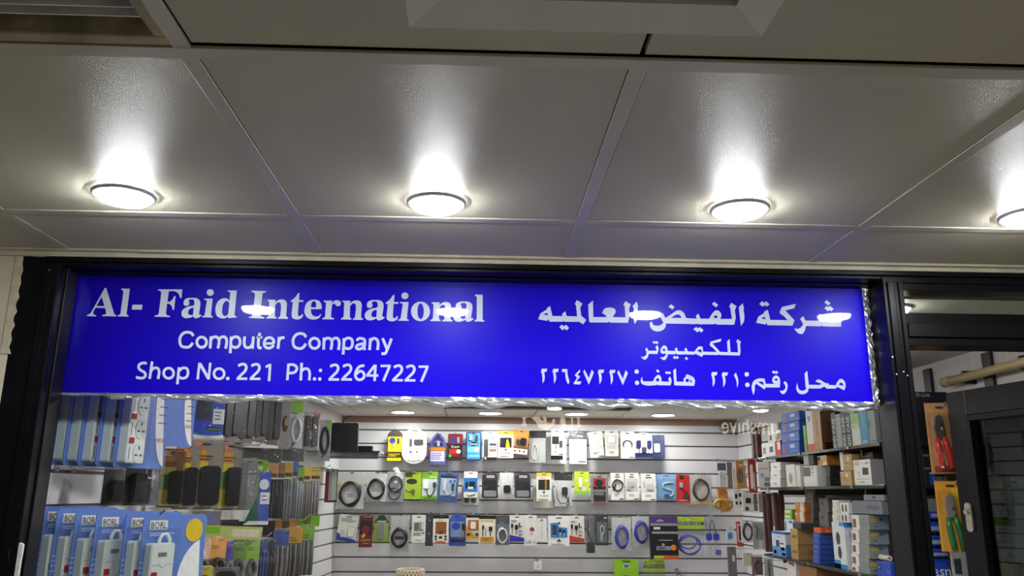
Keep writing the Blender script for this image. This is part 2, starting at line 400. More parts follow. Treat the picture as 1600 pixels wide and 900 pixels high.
# ================================================================ the sign
SY = FY+0.091         # sign face
sign = thing('shop_sign', 'long blue bilingual shop sign with white lettering above window', 'sign', (0, 0, 0))
c00, c10, c11, c01 = [PY(x, y, SY) for x, y in ((122,427.4),(1345.6,448),(1364.7,628.3),(96,613.8))]
sx0, sx1 = (c00.x+c01.x)/2, (c10.x+c11.x)/2
sz0, sz1 = (c01.z+c11.z)/2, (c00.z+c10.z)/2
def sign_mat(name, rgb, trans, tr_rgb):
    m = bpy.data.materials.new(name); m.use_nodes = True
    nt = m.node_tree; b = nt.nodes['Principled BSDF']; out = nt.nodes['Material Output']
    b.inputs['Roughness'].default_value = 0.35; b.inputs['Base Color'].default_value = (*srgb(rgb), 1)
    b.inputs['Coat Weight'].default_value = 1.0; b.inputs['Coat Roughness'].default_value = 0.03; b.inputs['Coat IOR'].default_value = 1.55
    b.inputs['Specular IOR Level'].default_value = 0.35
    n = nt.nodes.new('ShaderNodeTexNoise'); n.inputs['Scale'].default_value = 2.2; n.inputs['Detail'].default_value = 2
    tc = nt.nodes.new('ShaderNodeTexCoord'); bp = nt.nodes.new('ShaderNodeBump'); bp.inputs['Strength'].default_value = 0.06; bp.inputs['Distance'].default_value = 0.02
    nt.links.new(tc.outputs['Object'], n.inputs['Vector']); nt.links.new(n.outputs['Fac'], bp.inputs['Height']); nt.links.new(bp.outputs[0], b.inputs['Coat Normal'])
    t = nt.nodes.new('ShaderNodeBsdfTranslucent'); t.inputs[0].default_value = (*srgb(tr_rgb), 1)
    mx = nt.nodes.new('ShaderNodeMixShader'); mx.inputs[0].default_value = trans
    nt.links.new(b.outputs[0], mx.inputs[1]); nt.links.new(t.outputs[0], mx.inputs[2]); nt.links.new(mx.outputs[0], out.inputs[0])
    return m
M_BLUE = sign_mat('blue_sign_film', (38,14,165), 0.72, (88,0,255))
M_WHITE = sign_mat('white_letter_film', (232,236,242), 0.25, (235,238,255))
MB().box(sx0, SY, sz0, sx1, SY+0.002, sz1).build('blue_panel', M_BLUE, sign)

def smooth(pts, n=5):
    """closed contour; 2-tuples are smooth, 3-tuples are corners"""
    out = []; m = len(pts)
    P = [Vector((p[0], p[1])) for p in pts]; cor = [len(p) > 2 for p in pts]
    def un(v): return v.normalized() if v.length > 1e-9 else v
    tang = []
    for i in range(m):
        a, b = un(P[i]-P[i-1]), un(P[(i+1) % m]-P[i]); tang.append(un(a+b))
    for i in range(m):
        j = (i+1) % m
        out.append((P[i].x, P[i].y))
        if cor[i] and cor[j]: continue
        seg = P[j]-P[i]; L = seg.length
        if L < 2: continue
        t0 = un(seg) if cor[i] else tang[i]; t1 = un(seg) if cor[j] else tang[j]
        for k in range(1, n):
            u = k/n; h1 = 2*u**3-3*u*u+1; h2 = u**3-2*u*u+u; h3 = -2*u**3+3*u*u; h4 = u**3-u*u
            q = P[i]*h1 + t0*(L*h2) + P[j]*h3 + t1*(L*h4); out.append((q.x, q.y))
    return out
def ell(cx, cy, rx, ry, n=28): return [(cx+rx*math.cos(2*math.pi*k/n), cy+ry*math.sin(2*math.pi*k/n), 1) for k in range(n)]
def stroke(pts, w, closed=False):
    """constant-width centreline -> outline polygon contours (zoom units)"""
    pts = smooth([(p[0], p[1]) if 0 < i < len(pts)-1 else (p[0], p[1], 1) for i, p in enumerate(pts)], 4)[:-0 or None] if not closed else pts
    return pts
class Letters:
    def __init__(s): s.v = []; s.f = []
    def poly(s, contours, org, d=(0, 0), k=10.0):
        px = [[(org[0]+x/k+d[0], org[1]+y/k+d[1]) for x, y in c] for c in contours]
        w = [[PY(x, y, SY) for x, y in c] for c in px]
        flat = [Vector((p.x, p.z, 0)) for c in w for p in c]
        tr = tessellate_polygon([[Vector((p.x, p.z, 0)) for p in c] for c in w])
        o = len(s.v); s.v += [(p.x, SY-0.0009-0.00001*(len(s.f) % 7), p.y) for p in flat]
        for t in tr:
            A, B, C = (flat[i] for i in t)
            t = tuple(t) if (B-A).cross(C-A).z > 0 else tuple(t)[::-1]
            s.f.append(tuple(o+i for i in t))
    def shape(s, contours, org, d=(0, 0)):
        s.poly([smooth(c) for c in contours], org, d)
    def line(s, pts, w, org, d=(0, 0)):
        """stroke an open centreline"""
        tagd = [(p[0], p[1], 1) if i in (0, len(pts)-1) or len(p) > 2 else (p[0], p[1]) for i, p in enumerate(pts)]
        # run the spline along the open line
        P = [Vector((p[0], p[1])) for p in tagd]; m = len(P); q = []
        def un(v): return v.normalized() if v.length > 1e-9 else v
        for i in range(m-1):
            seg = P[i+1]-P[i]; L = seg.length
            t0 = un(seg) if len(tagd[i]) > 2 else un(un(P[i]-P[i-1])+un(seg))
            t1 = un(seg) if len(tagd[i+1]) > 2 else un(un(seg)+un(P[i+2]-P[i+1]))
            n = 1 if (len(tagd[i]) > 2 and len(tagd[i+1]) > 2) else 5
            for k in range(n):
                u = k/n; q.append(P[i]*(2*u**3-3*u*u+1)+t0*(L*(u**3-2*u*u+u))+P[i+1]*(-2*u**3+3*u*u)+t1*(L*(u**3-u*u)))
        q.append(P[-1])
        l, r = [], []
        for i, p in enumerate(q):
            a = un(p-q[i-1]) if i else un(q[1]-p); b = un(q[i+1]-p) if i < len(q)-1 else a
            t = un(a+b); nn = Vector((-t.y, t.x)); sc = 1/max(0.5, t.dot(b))
            l.append(p+nn*(w/2*sc)); r.append(p-nn*(w/2*sc))
        for i in range(len(q)-1):
            s.poly([[tuple(l[i]), tuple(l[i+1]), tuple(r[i+1]), tuple(r[i])]], org, d)
    def split(s, px, names, parent):
        xs_ = PY(px, 590, SY).x
        for k in (0, 1):
            F = [f for f in s.f if (sum(s.v[i][0] for i in f)/len(f) > xs_) == bool(k)]
            used = sorted({i for f in F for i in f}); mp = {i: n for n, i in enumerate(used)}
            q = Letters(); q.v = [s.v[i] for i in used]; q.f = [tuple(mp[i] for i in f) for f in F]; q.build(names[k], parent)
    def build(s, name, parent):
        me = bpy.data.meshes.new(name); me.from_pydata(s.v, [], s.f); me.update()
        return link(name, me, M_WHITE, parent)
R1, R2, R3, R4 = (130,440), (280,440), (430,440), (600,440)
G = {}
G['A'] = [[(340,100,1),(363,100,1),(485,500,1),(495,515),(520,525,1),(518,545,1),(300,540,1),(302,522,1),(350,510),(362,490,1),(345,415,1),(195,410,1),(158,495),(175,518),(205,525,1),(203,545,1),(60,540,1),(65,520,1),(110,500),(135,465,1)], [(290,240,1),(335,385,1),(210,382,1)]]
G['l'] = [[(602,112,1),(732,112,1),(680,500,1),(690,520),(710,530,1),(708,548,1),(540,545,1),(545,528,1),(572,518),(585,495,1),(630,165,1),(622,138),(600,128,1)]]
G['-'] = [[(772,362,1),(928,362,1),(920,440,1),(760,438,1)]]
G['F'] = [[(1170,122,1),(1552,122,1),(1536,258,1),(1520,258,1),(1490,190),(1440,155),(1340,152,1),(1318,320,1),(1370,305),(1410,260),(1428,230,1),(1446,230,1),(1420,442,1),(1400,442,1),(1385,385),(1350,352),(1312,348,1),(1295,495,1),(1310,525),(1360,535,1),(1358,555,1),(1118,550,1),(1120,532,1),(1168,520),(1185,490,1),(1222,175,1),(1210,150),(1170,138,1)]]
G['a'] = [[(70,340),(85,290),(130,262),(200,255),(290,268),(328,310),(332,370,1),(312,490,1),(318,520),(345,518,1),(348,535,1),(300,565),(240,570),(220,542,1),(170,565),(100,572),(50,545),(38,490),(60,440),(130,395),(232,375,1),(240,320),(225,285),(185,280),(150,295),(160,330),(150,365),(115,380),(80,370)], [(228,410,1),(218,522,1),(180,525),(145,505),(145,460),(180,420)]]
G['i'] = [[(390,268,1),(525,268,1),(497,515,1),(505,538),(528,545,1),(525,562,1),(360,560,1),(362,542,1),(390,535),(402,510,1),(432,310,1),(425,292),(392,285,1)]]
G['d'] = [[(755,140,1),(902,140,1),(866,515,1),(875,538),(902,545,1),(900,560,1),(770,572,1),(765,545,1),(720,572),(650,572),(590,535),(568,460),(578,370),(620,300),(690,262),(750,268),(788,300,1),(800,190,1),(790,165),(755,152,1)], [(785,340,1),(770,500,1),(740,535),(700,535),(675,500),(675,420),(690,350),(730,305),(765,310)]]
G['I'] = [[(1130,142,1),(1365,150,1),(1362,168,1),(1315,178),(1300,200,1),(1285,380,1),(1270,520,1),(1285,545),(1330,555,1),(1328,578,1),(1090,570,1),(1092,552,1),(1130,540),(1150,510,1),(1185,210,1),(1175,178),(1130,165,1)]]
G['n'] = [[(1050,300,1),(1175,300,1),(1172,345,1),(1210,310),(1265,295),(1330,310),(1355,360,1),(1342,540,1),(1348,565),(1372,578,1),(1370,600,1),(1215,598,1),(1218,578,1),(1245,565),(1250,540,1),(1262,390),(1250,350),(1215,342),(1172,385,1),(1165,540,1),(1170,562),(1192,575,1),(1190,595,1),(1030,592,1),(1032,575,1),(1060,562),(1070,540,1),(1080,345,1),(1072,325),(1050,318,1)]]
G['t'] = [[(362,180,1),(382,180,1),(372,290,1),(440,292,1),(438,318,1),(370,318,1),(355,490,1),(365,540),(390,540),(420,510,1),(438,518,1),(420,560),(370,590),(310,588),(265,560),(258,500,1),(278,318,1),(245,318,1),(245,300,1),(300,260)]]
G['e'] = [[(728,430,1),(558,432,1),(562,480),(590,530),(640,548),(690,530),(705,508,1),(720,515,1),(690,565),(640,590),(570,592),(500,560),(462,500),(462,420),(490,340),(540,298),(610,285),(680,300),(720,350)], [(638,405,1),(640,340),(620,312),(590,312),(565,350),(560,402,1)]]
G['r'] = [[(760,298,1),(890,298,1),(885,340,1),(920,305),(970,292),(1015,310),(1028,350),(1005,380),(970,385),(940,360),(920,345),(890,370),(885,400,1),(872,540,1),(882,562),(920,572,1),(918,592,1),(738,590,1),(740,572,1),(770,562),(780,540,1),(795,350,1),(788,325),(760,318,1)]]
G['L'] = [[(1420,205,1),(1542,205,1),(1540,580,1),(1548,602),(1568,610,1),(1565,628,1),(1410,622,1),(1412,605,1),(1440,595),(1448,570,1),(1450,260,1),(1445,235),(1420,222,1)]]
L = Letters()
for g, org, d in [('A',R1,(0,0)),('l',R1,(0,0)),('-',R1,(0,0)),('F',R1,(0,0)),('a',R2,(0,0)),('i',R2,(0,0)),('d',R2,(0,0)),('I',R2,(0,0)),('n',R3,(-117,-1.6)),('t',R3,(0,0)),('e',R3,(0,0)),
                  ('r',R3,(0,0)),('n',R3,(0,0)),('a',R2,(286.2,3.3)),('t',R3,(148.3,3)),('i',R2,(306,5.2)),('n',R3,(139.5,2.5)),('a',R2,(425,5.6)),('L',R4,(0,0))]:
    L.shape(G[g], org, d)
L.shape([ell(487,172,56,52)], R2); L.shape([ell(487,172,56,52)], R2, (304,5.1))
L.shape([ell(570,467,148,153), ell(572,465,50,124)], R4)
L.build('headline_lettering', sign)
# second line, sans
L = Letters(); R5, R6 = (270,500), (450,500); W = 43
def oval(cx, cy, rx, ry, org, w, n=28):
    L.shape([ell(cx, cy, rx+w/2, ry+w/2, n), ell(cx, cy, rx-w/2, ry-w/2, n)], org)
L.line([(325,248),(290,205),(230,192),(165,210),(120,270),(112,340),(135,405),(190,425),(260,418),(315,358)], W, R5)
oval(453,348,76,80,R5,W)
L.line([(600,255,1),(585,445,1)], W, R5); L.line([(598,305),(640,268),(690,268),(722,310),(707,445)], W, R5); L.line([(722,305),(765,268),(815,268),(842,310),(828,448)], W, R5)
L.line([(915,260,1),(898,520,1)], W, R5); L.line([(912,305),(965,265),(1030,278),(1052,335),(1032,405),(980,432),(918,405)], W, R5)
L.line([(1125,258),(1118,370),(1135,420),(1175,435),(1220,415),(1252,360)], W, R5); L.line([(1262,258,1),(1245,450,1)], W, R5)
L.line([(1360,200),(1338,395),(1350,435),(1390,435)], W, R5); L.line([(1310,272,1),(1400,272,1)], 36, R5)
L.line([(1430,368,1),(1582,368,1)], 36, R5); L.line([(1580,368),(1568,305),(1515,275),(1460,293),(1430,355),(1440,412),(1485,440),(1540,430),(1580,392)], W, R5)
L.line([(65,865,1),(45,1052,1)], W, R3); L.line([(60,925),(95,880),(148,878)], W, R3)
L.line([(285,270),(250,225),(190,212),(125,235),(85,295),(80,355),(100,415),(160,445),(225,438),(282,372)], W, R6)
oval(415,365,76,80,R6,W)
L.line([(565,275,1),(557,465,1)], W, R6); L.line([(563,325),(605,288),(650,288),(682,325),(672,465)], W, R6); L.line([(682,325),(725,288),(770,288),(798,328),(790,470)], W, R6)
L.line([(878,285,1),(862,540,1)], W, R6); L.line([(878,325),(925,285),(990,298),(1008,352),(990,425),(935,450),(875,425)], W, R6)
L.line([(1075,325),(1100,295),(1150,290),(1195,310),(1200,360),(1192,440),(1205,470)], W, R6); L.line([(1195,365),(1130,380),(1080,400),(1068,435),(1105,455),(1150,445),(1190,400)], W, R6)
L.line([(1290,285,1),(1275,470,1)], W, R6); L.line([(1288,335),(1325,292),(1375,295),(1405,335),(1400,470)], W, R6)
L.line([(1478,285,1),(1550,462,1)], W, R6); L.line([(1618,290),(1550,465),(1515,525),(1460,525)], W, R6)
L.build('subtitle_lettering', sign)
# third line, sans
L = Letters(); R7, R8 = (210,540), (430,540); W = 41
L.line([(195,278),(140,272),(80,300),(70,350),(110,390),(160,420),(175,460),(150,500),(90,508),(25,495)], W, R7)
L.line([(280,250,1),(240,520,1)], W, R7); L.line([(262,395),(310,352),(365,355),(388,405),(370,522)], W, R7)
oval(537,432,78,80,R7,W)
L.line([(700,340,1),(672,605,1)], W, R7); L.line([(698,395),(760,350),(820,360),(840,412),(815,490),(750,512),(688,485)], W, R7)
L.shape([[(970,528,1),(1000,270,1),(1045,270,1),(1150,450,1),(1168,270,1),(1208,270,1),(1180,530,1),(1140,530,1),(1032,340,1),(1010,528,1)]], R7)
oval(1325,440,80,80,R7,W); L.shape([ell(1460,515,29,27)], R7)
two = [(860,330),(905,306),(962,308),(985,350),(968,405),(910,465),(845,532)]
for dx_, dy_ in ((-143.5,-1.2),(-123,-1.0),(0,0),(20,0),(99.5,1.2),(119,1.4)):
    L.line(two, W, R8, (dx_, dy_)); L.line([(832,530,1),(1000,530,1)], 38, R8, (dx_, dy_))
L.shape([[(1448,715,1),(1505,688,1),(1542,688,1),(1525,955,1),(1485,955,1),(1500,735,1),(1455,752,1)]], R5)
L.line([(210,285,1),(190,542,1)], W, R8); L.line([(205,302,1),(285,300),(338,342),(322,402),(270,428),(200,425,1)], W, R8)
L.line([(415,270,1),(400,545,1)], W, R8); L.line([(408,405),(455,364),(510,368),(537,412),(532,545)], W, R8)
for c in ((615,522),(697,522),(708,388)): L.shape([ell(*c,27,27)], R8)
L.line([(1395,312),(1320,328),(1268,395),(1252,470),(1285,525),(1340,532),(1388,490),(1380,425),(1330,400),(1268,445)], W, R8)
L.line([(1360,705,1),(1238,865,1)], W, R6); L.line([(1225,868,1),(1412,868,1)], 38, R6); L.line([(1368,700,1),(1352,955,1)], W, R6)
for d_ in ((0,0),(59.2,1.2)):
    L.line([(1448,718,1),(1605,718,1)], 38, R6, d_); L.line([(1590,720,1),(1490,955,1)], W, R6, d_)
L.split(436, ('shop_number_lettering','phone_number_lettering'), sign)
# Arabic lines
P1 = lambda s: [(*p, 1) for p in s]
L = Letters(); A1, A2, A3, A4 = (830,450), (960,450), (1070,450), (1170,450)
L.shape([P1([(295,282),(330,438),(490,440),(480,410),(530,365),(555,440),(718,445),(700,272),(680,250),(715,190),(800,245),(765,310),(780,435),(860,500),(810,570),(745,525),(735,530),(515,528),(505,510),(495,527),(285,527),(265,482),(250,515),(108,490),(145,395),(240,340),(240,320)]), P1([(185,415),(248,388),(262,428)])], A1)
L.shape([P1([(480,575),(512,600),(545,575),(590,625),(555,662),(520,635),(492,662),(437,610)])], A1)
L.shape([[(965,195,1),(970,455,1),(1180,455,1),(1155,420,1),(1108,395,1),(1145,325),(1220,308),(1300,325),(1318,370),(1270,455,1),(1472,460,1),(1460,285,1),(1438,262,1),(1475,205,1),(1555,260,1),(1530,310,1),(1535,440,1),(1510,545,1),(1225,542,1),(1212,520,1),(1198,540,1),(920,540,1),(902,520,1),(890,260,1)]], A1)
L.shape([[(348,210,1),(370,295,1),(362,300,1),(368,420,1),(362,490),(315,565,1),(305,530,1),(300,320,1),(283,285,1)]], A2)
def off(pts, dx): return [(p[0]+dx, *p[1:]) for p in pts]
L.shape([[(755,388,1),(795,470,1),(890,410),(960,360),(1020,348),(1080,385),(1118,470,1),(1285,480,1),(1270,440,1),(1310,400,1),(1345,480,1)]
         + off([(380,480,1),(430,395),(490,350),(545,370),(570,430),(552,485,1),(735,485,1),(710,310,1),(690,295,1),(725,232,1),(808,285,1),(780,345,1),(795,470,1),(770,575,1),(500,572,1),(470,555,1),(455,568,1),(210,568,1),(200,550,1),(190,565,1)], 1100)
         + [(805,555,1),(800,600),(770,645),(690,678),(610,665),(560,610),(550,540,1),(590,530,1),(600,570),(650,590),(720,580),(765,545,1),(710,440,1)],
         [(880,468,1),(960,420),(1010,418),(1055,468,1)], off(ell(482,452,28,22,14), 1100)], A2)
L.shape([P1([(885,255),(940,300),(905,338),(842,290)])], A2); L.shape([P1([(462,218),(520,265),(487,303),(420,250)])], A3)
L.shape([P1([(178,610),(207,632),(235,612),(292,660),(255,695),(222,670),(195,695),(133,645)])], A3)
L.shape([[(903,238,1),(925,325,1),(912,335,1),(928,420),(922,520),(875,592,1),(858,440),(840,305,1)]], A3)
L.shape([P1([(295,340),(335,500),(605,503),(535,428),(520,428),(478,385),(515,298),(735,248),(708,318),(568,352),(712,505),(680,588),(290,582),(275,545),(258,572),(112,545),(145,450),(235,395),(232,375)]), P1([(188,475),(248,448),(260,490)])], A4)
L.shape([P1([(205,208),(238,232),(268,210),(322,255),(280,292),(245,270),(212,292),(160,250)])], A4)
L.shape([[(845,440,1),(885,510,1),(1100,512,1),(1080,450,1),(1115,402,1),(1150,480,1),(1245,490,1),(1232,455,1),(1270,405,1),(1310,480,1),(1390,490,1),(1372,450,1),(1408,402,1),(1450,480,1),(1440,605,1),(1290,605,1),(1150,600,1),(1142,580,1),(1128,598,1),(892,595,1),(870,670),(830,718),(790,715),(740,680),(708,630,1),(760,640),(830,600),(848,560,1),(800,485,1)]], A4)
L.shape([P1([(1215,190),(1275,240),(1238,275),(1178,225)])], A4); L.shape([P1([(1215,280),(1240,300),(1268,280),(1325,325),(1290,362),(1255,345),(1232,362),(1178,318)])], A4)
L.build('arabic_headline_lettering', sign)
L = Letters(); A5 = (1000,515)
L.shape([[(105,280,1),(130,330,1),(260,330,1),(240,275,1),(272,240,1),(292,300,1),(270,382,1),(135,382,1),(120,430),(80,470),(55,465),(10,425,1),(60,425),(100,390,1),(100,350),(80,310,1)]], A5)
L.shape([P1([(215,178),(238,192),(262,178),(290,208),(265,228),(242,212),(222,225),(195,200)])], A5)
L.shape([[(375,248),(415,270),(432,330,1),(555,335,1),(540,305,1),(572,278,1),(592,338,1),(708,340,1),(690,305,1),(722,285,1),(745,340,1),(850,345,1),(880,300),(920,265),(975,268,1),(985,345,1),(1200,350,1),(1120,270,1),(1105,268,1),(1085,235,1),(1105,188,1),(1272,142,1),(1255,188,1),(1130,218,1),(1250,348,1),(1370,352,1),(1358,190,1),(1398,148,1),(1412,352,1),(1530,358,1),(1520,210,1),(1500,195,1),(1520,150,1),(1578,190,1),(1562,225,1),(1570,340,1),(1558,405,1),(1245,398,1),(1238,385,1),(1228,398,1),(985,395,1),(968,428,1),(860,378,1),(845,392,1),(722,390,1),(715,375,1),(705,390,1),(575,390,1),(560,370,1),(545,388,1),(435,385,1),(420,440),(375,478),(345,465),(310,432,1),(360,432),(400,395),(405,380),(350,378),(318,350),(325,300)],
         [(372,300),(395,318),(392,332),(360,330),(352,318)], [(890,330,1),(935,308),(955,310),(958,365,1)]], A5)
L.shape([P1([(535,410),(560,425),(580,412),(608,435),(582,462),(560,448),(540,462),(512,435)])], A5); L.shape([P1([(722,425),(752,455),(728,478),(695,450)])], A5)
L.build('arabic_subtitle_lettering', sign)
L = Letters(); A6, A7, A8 = (835,545), (980,545), (1170,550)
t2 = [[(118,312,1),(202,312,1),(188,362,1),(150,365,1),(162,430),(155,490),(128,545,1),(118,400),(102,352,1)]]
for d_ in ((0,0),(17.8,0.2),(88.8,1.5),(106.6,1.8),(265.8,5.3),(282.3,5.8)): L.shape(t2, A6, d_)
L.shape([[(432,318,1),(515,318,1),(518,400),(548,515,1),(528,555,1),(495,490),(480,365,1),(430,362,1)]], A6)
L.shape([P1([(712,322),(712,360),(672,405),(715,435),(655,508),(735,512),(712,558),(615,552),(610,540),(665,455),(630,410)])], A6)
for d_ in ((0,0),(53.1,1.0)): L.shape([P1([(782,325),(850,455),(895,325),(930,370),(850,560),(762,362)])], A6, d_)
for c in ((147,357),(152,532)): L.shape([ell(*c,34,34)], A7)
L.shape([ell(1866,400,35,35)], A7); L.shape([ell(1876,563,35,35)], A7)
L.shape([[(235,435,1),(240,490),(260,510,1),(405,508,1),(430,450),(490,408),(525,440),(535,510,1),(655,515,1),(640,470,1),(668,432,1),(692,500),(675,572,1),(480,570,1),(465,555,1),(450,570,1),(280,570),(220,540),(210,490)], ell(475,487,26,25,14)], A7)
L.shape([P1([(473,320),(505,350),(485,375),(445,345)])], A7); L.shape([P1([(612,350),(635,365),(658,352),(685,378),(662,400),(637,385),(618,398),(590,372)])], A7)
L.shape([[(760,305,1),(770,512,1),(880,515,1),(885,460),(915,440,1),(912,418,1),(938,398,1),(1040,455),(1058,500),(1042,580,1),(735,572,1),(718,340,1)], ell(937,495,28,27,14), P1([(980,475),(1020,525),(985,522)])], A7)
L.shape([[(1497,675,1),(1530,770),(1533,840),(1515,905,1),(1505,800),(1465,710,1)]], A5)
L.shape([[(565,455,1),(600,500),(600,570),(570,635),(540,658),(510,650),(480,605,1),(530,605),(568,570),(565,520),(540,485,1)]], A8)
L.shape([[(425,368),(470,395),(488,460),(480,555,1),(258,555,1),(245,585,1),(110,495,1),(95,530),(90,600),(70,672,1),(48,600),(45,520),(80,450),(150,415),(245,415,1),(262,498,1),(400,498,1),(365,460),(370,410),(395,380)], [(140,468,1),(190,462),(225,470,1),(228,520,1)], [(425,412),(448,432),(440,448),(410,445),(400,432)]], A8)
L.shape([P1([(380,290),(405,308),(428,292),(462,320),(432,345),(408,332),(388,342),(360,315)])], A8)
L.shape([[(910,295,1),(935,512,1),(1105,515,1),(1135,495,1),(1037,462,1),(1075,425,1),(1130,445),(1185,480),(1250,495,1),(1248,515,1),(1355,520,1),(1385,460),(1430,420),(1480,440),(1512,520),(1490,600,1),(1380,545,1),(1350,572,1),(1215,572,1),(1180,540,1),(1110,572,1),(930,570,1),(920,620),(860,658),(800,655),(755,620),(740,560),(755,480,1),(765,540),(790,590),(840,605),(890,580),(885,540,1),(870,340,1)], [(1405,515,1),(1430,480),(1460,490),(1475,528,1)]], A8)
L.split(1098, ('arabic_phone_lettering','arabic_shop_number_lettering'), sign)

# silver foil tape below and beside the sign
M_FOIL = mat('silver_foil', (216,218,221), rough=0.24, metal=0.75, var=0.15, scale=40.0, bump=1.0, bscale=55.0)
def foil(name, label, pts_top, pts_bot):
    b = MB(); n = len(pts_top); rows = 6
    for r in range(rows):
        for i in range(n):
            u = r/(rows-1); x = pts_top[i][0]*(1-u)+pts_bot[i][0]*u; z = pts_top[i][1]*(1-u)+pts_bot[i][1]*u
            b.v.append((x, SY-0.0022-(random.random()*0.0065 if 0 < r < rows-1 else 0.0), z))
    m = len(b.v); b.v += [(x, SY+0.0045, z) for x, y, z in b.v]
    for r in range(rows-1):
        for i in range(n-1):
            q = (r*n+i, (r+1)*n+i, (r+1)*n+i+1, r*n+i+1); b.f.append(q); b.f.append(tuple(m+k for k in q)[::-1])
    loop = [i for i in range(n)] + [r*n+n-1 for r in range(1, rows)] + [(rows-1)*n+i for i in range(n-2, -1, -1)] + [r*n for r in range(rows-2, 0, -1)]
    for k in range(len(loop)):
        a, c = loop[k], loop[(k+1) % len(loop)]; b.f.append((a, c, m+c, m+a))
    return tag(b.build(name, M_FOIL), label, 'tape')
N = 150
top = [(sx0+(sx1-sx0)*i/(N-1), sz0+0.0006) for i in range(N)]
bot = []
for i in range(N):
    u = i/(N-1); w = 0.010+0.012*min(1, u*2.2)+0.004*math.sin(u*41)+0.003*math.sin(u*97+1)+random.uniform(-0.0012,0.0012)
    if u < 0.06: w *= 0.5
    bot.append((top[i][0], sz0-max(0.004, w)))
foil('foil_tape', 'crinkled silver foil tape along bottom edge of blue sign', top, bot)
n2 = 40
foil('foil_tape', 'silver foil tape up the right end of blue sign', [(sx1-0.0005, sz1-(sz1-sz0)*i/(n2-1)) for i in range(n2)], [(sx1+0.015+0.002*math.sin(i*1.7)+random.uniform(0,0.002), sz1-(sz1-sz0+0.01)*i/(n2-1)) for i in range(n2)])

# ================================================================ goods: packet builder
M_FILM = clear_mat('clear_film', (248,249,250), rough=0.10, base=0.045, bump=0.9, haze=0.015, bscale=45.0)
M_BLIS = clear_mat('clear_blister', (246,247,248), rough=0.06, base=0.04, bump=0.3, haze=0.008, bscale=30.0)
def pm(rgb, rough=0.38): return mat('print_%02x%02x%02x' % rgb, rgb, rough=rough, var=0.07, scale=60.0)
def dev(rgb, rough=0.35): return mat('plastic_%02x%02x%02x' % rgb, rgb, rough=rough, var=0.05, scale=40.0)
K = (22,22,24); Wt = (232,232,228); GR = (120,122,126); LG = (186,188,190); DG = (62,63,66)
def outline(shape, w, h):
    if shape == 'arch': return rrect(-w/2, -h, w/2, -h*0.25, w*0.06) and ([(-w/2+w*0.04, -h), (w/2-w*0.04, -h), (w/2, -h+w*0.04), (w/2, -h*0.22)] + [(w/2*math.cos(a), -h*0.22+h*0.22*math.sin(a)) for a in [math.pi*k/12 for k in range(1, 12)]] + [(-w/2, -h*0.22), (-w/2, -h+w*0.04)])
    if shape == 'oval':
        r = w/2; return [(r*math.cos(a), -r*0.9+r*0.9*math.sin(a)) for a in [math.pi*k/12 for k in range(13)]] + [(-r*math.cos(a), -h+r*0.9-r*0.9*math.sin(a)) for a in [math.pi*k/12 for k in range(13)]]
    if shape == 'shield': return [(-w/2*0.9, -h), (w/2*0.9, -h), (w/2, -h*0.95), (w/2, -h*0.35), (w*0.36, -h*0.16), (w*0.16, -h*0.03), (0, 0), (-w*0.16, -h*0.03), (-w*0.36, -h*0.16), (-w/2, -h*0.35), (-w/2, -h*0.95)]
    if shape == 'house': return [(-w/2, -h), (w/2, -h), (w/2, -h*0.28), (w*0.16, 0), (-w*0.16, 0), (-w/2, -h*0.28)]
    return rrect(-w/2, -h, w/2, 0, min(w, h)*(0.10 if shape == 'round' else 0.025))
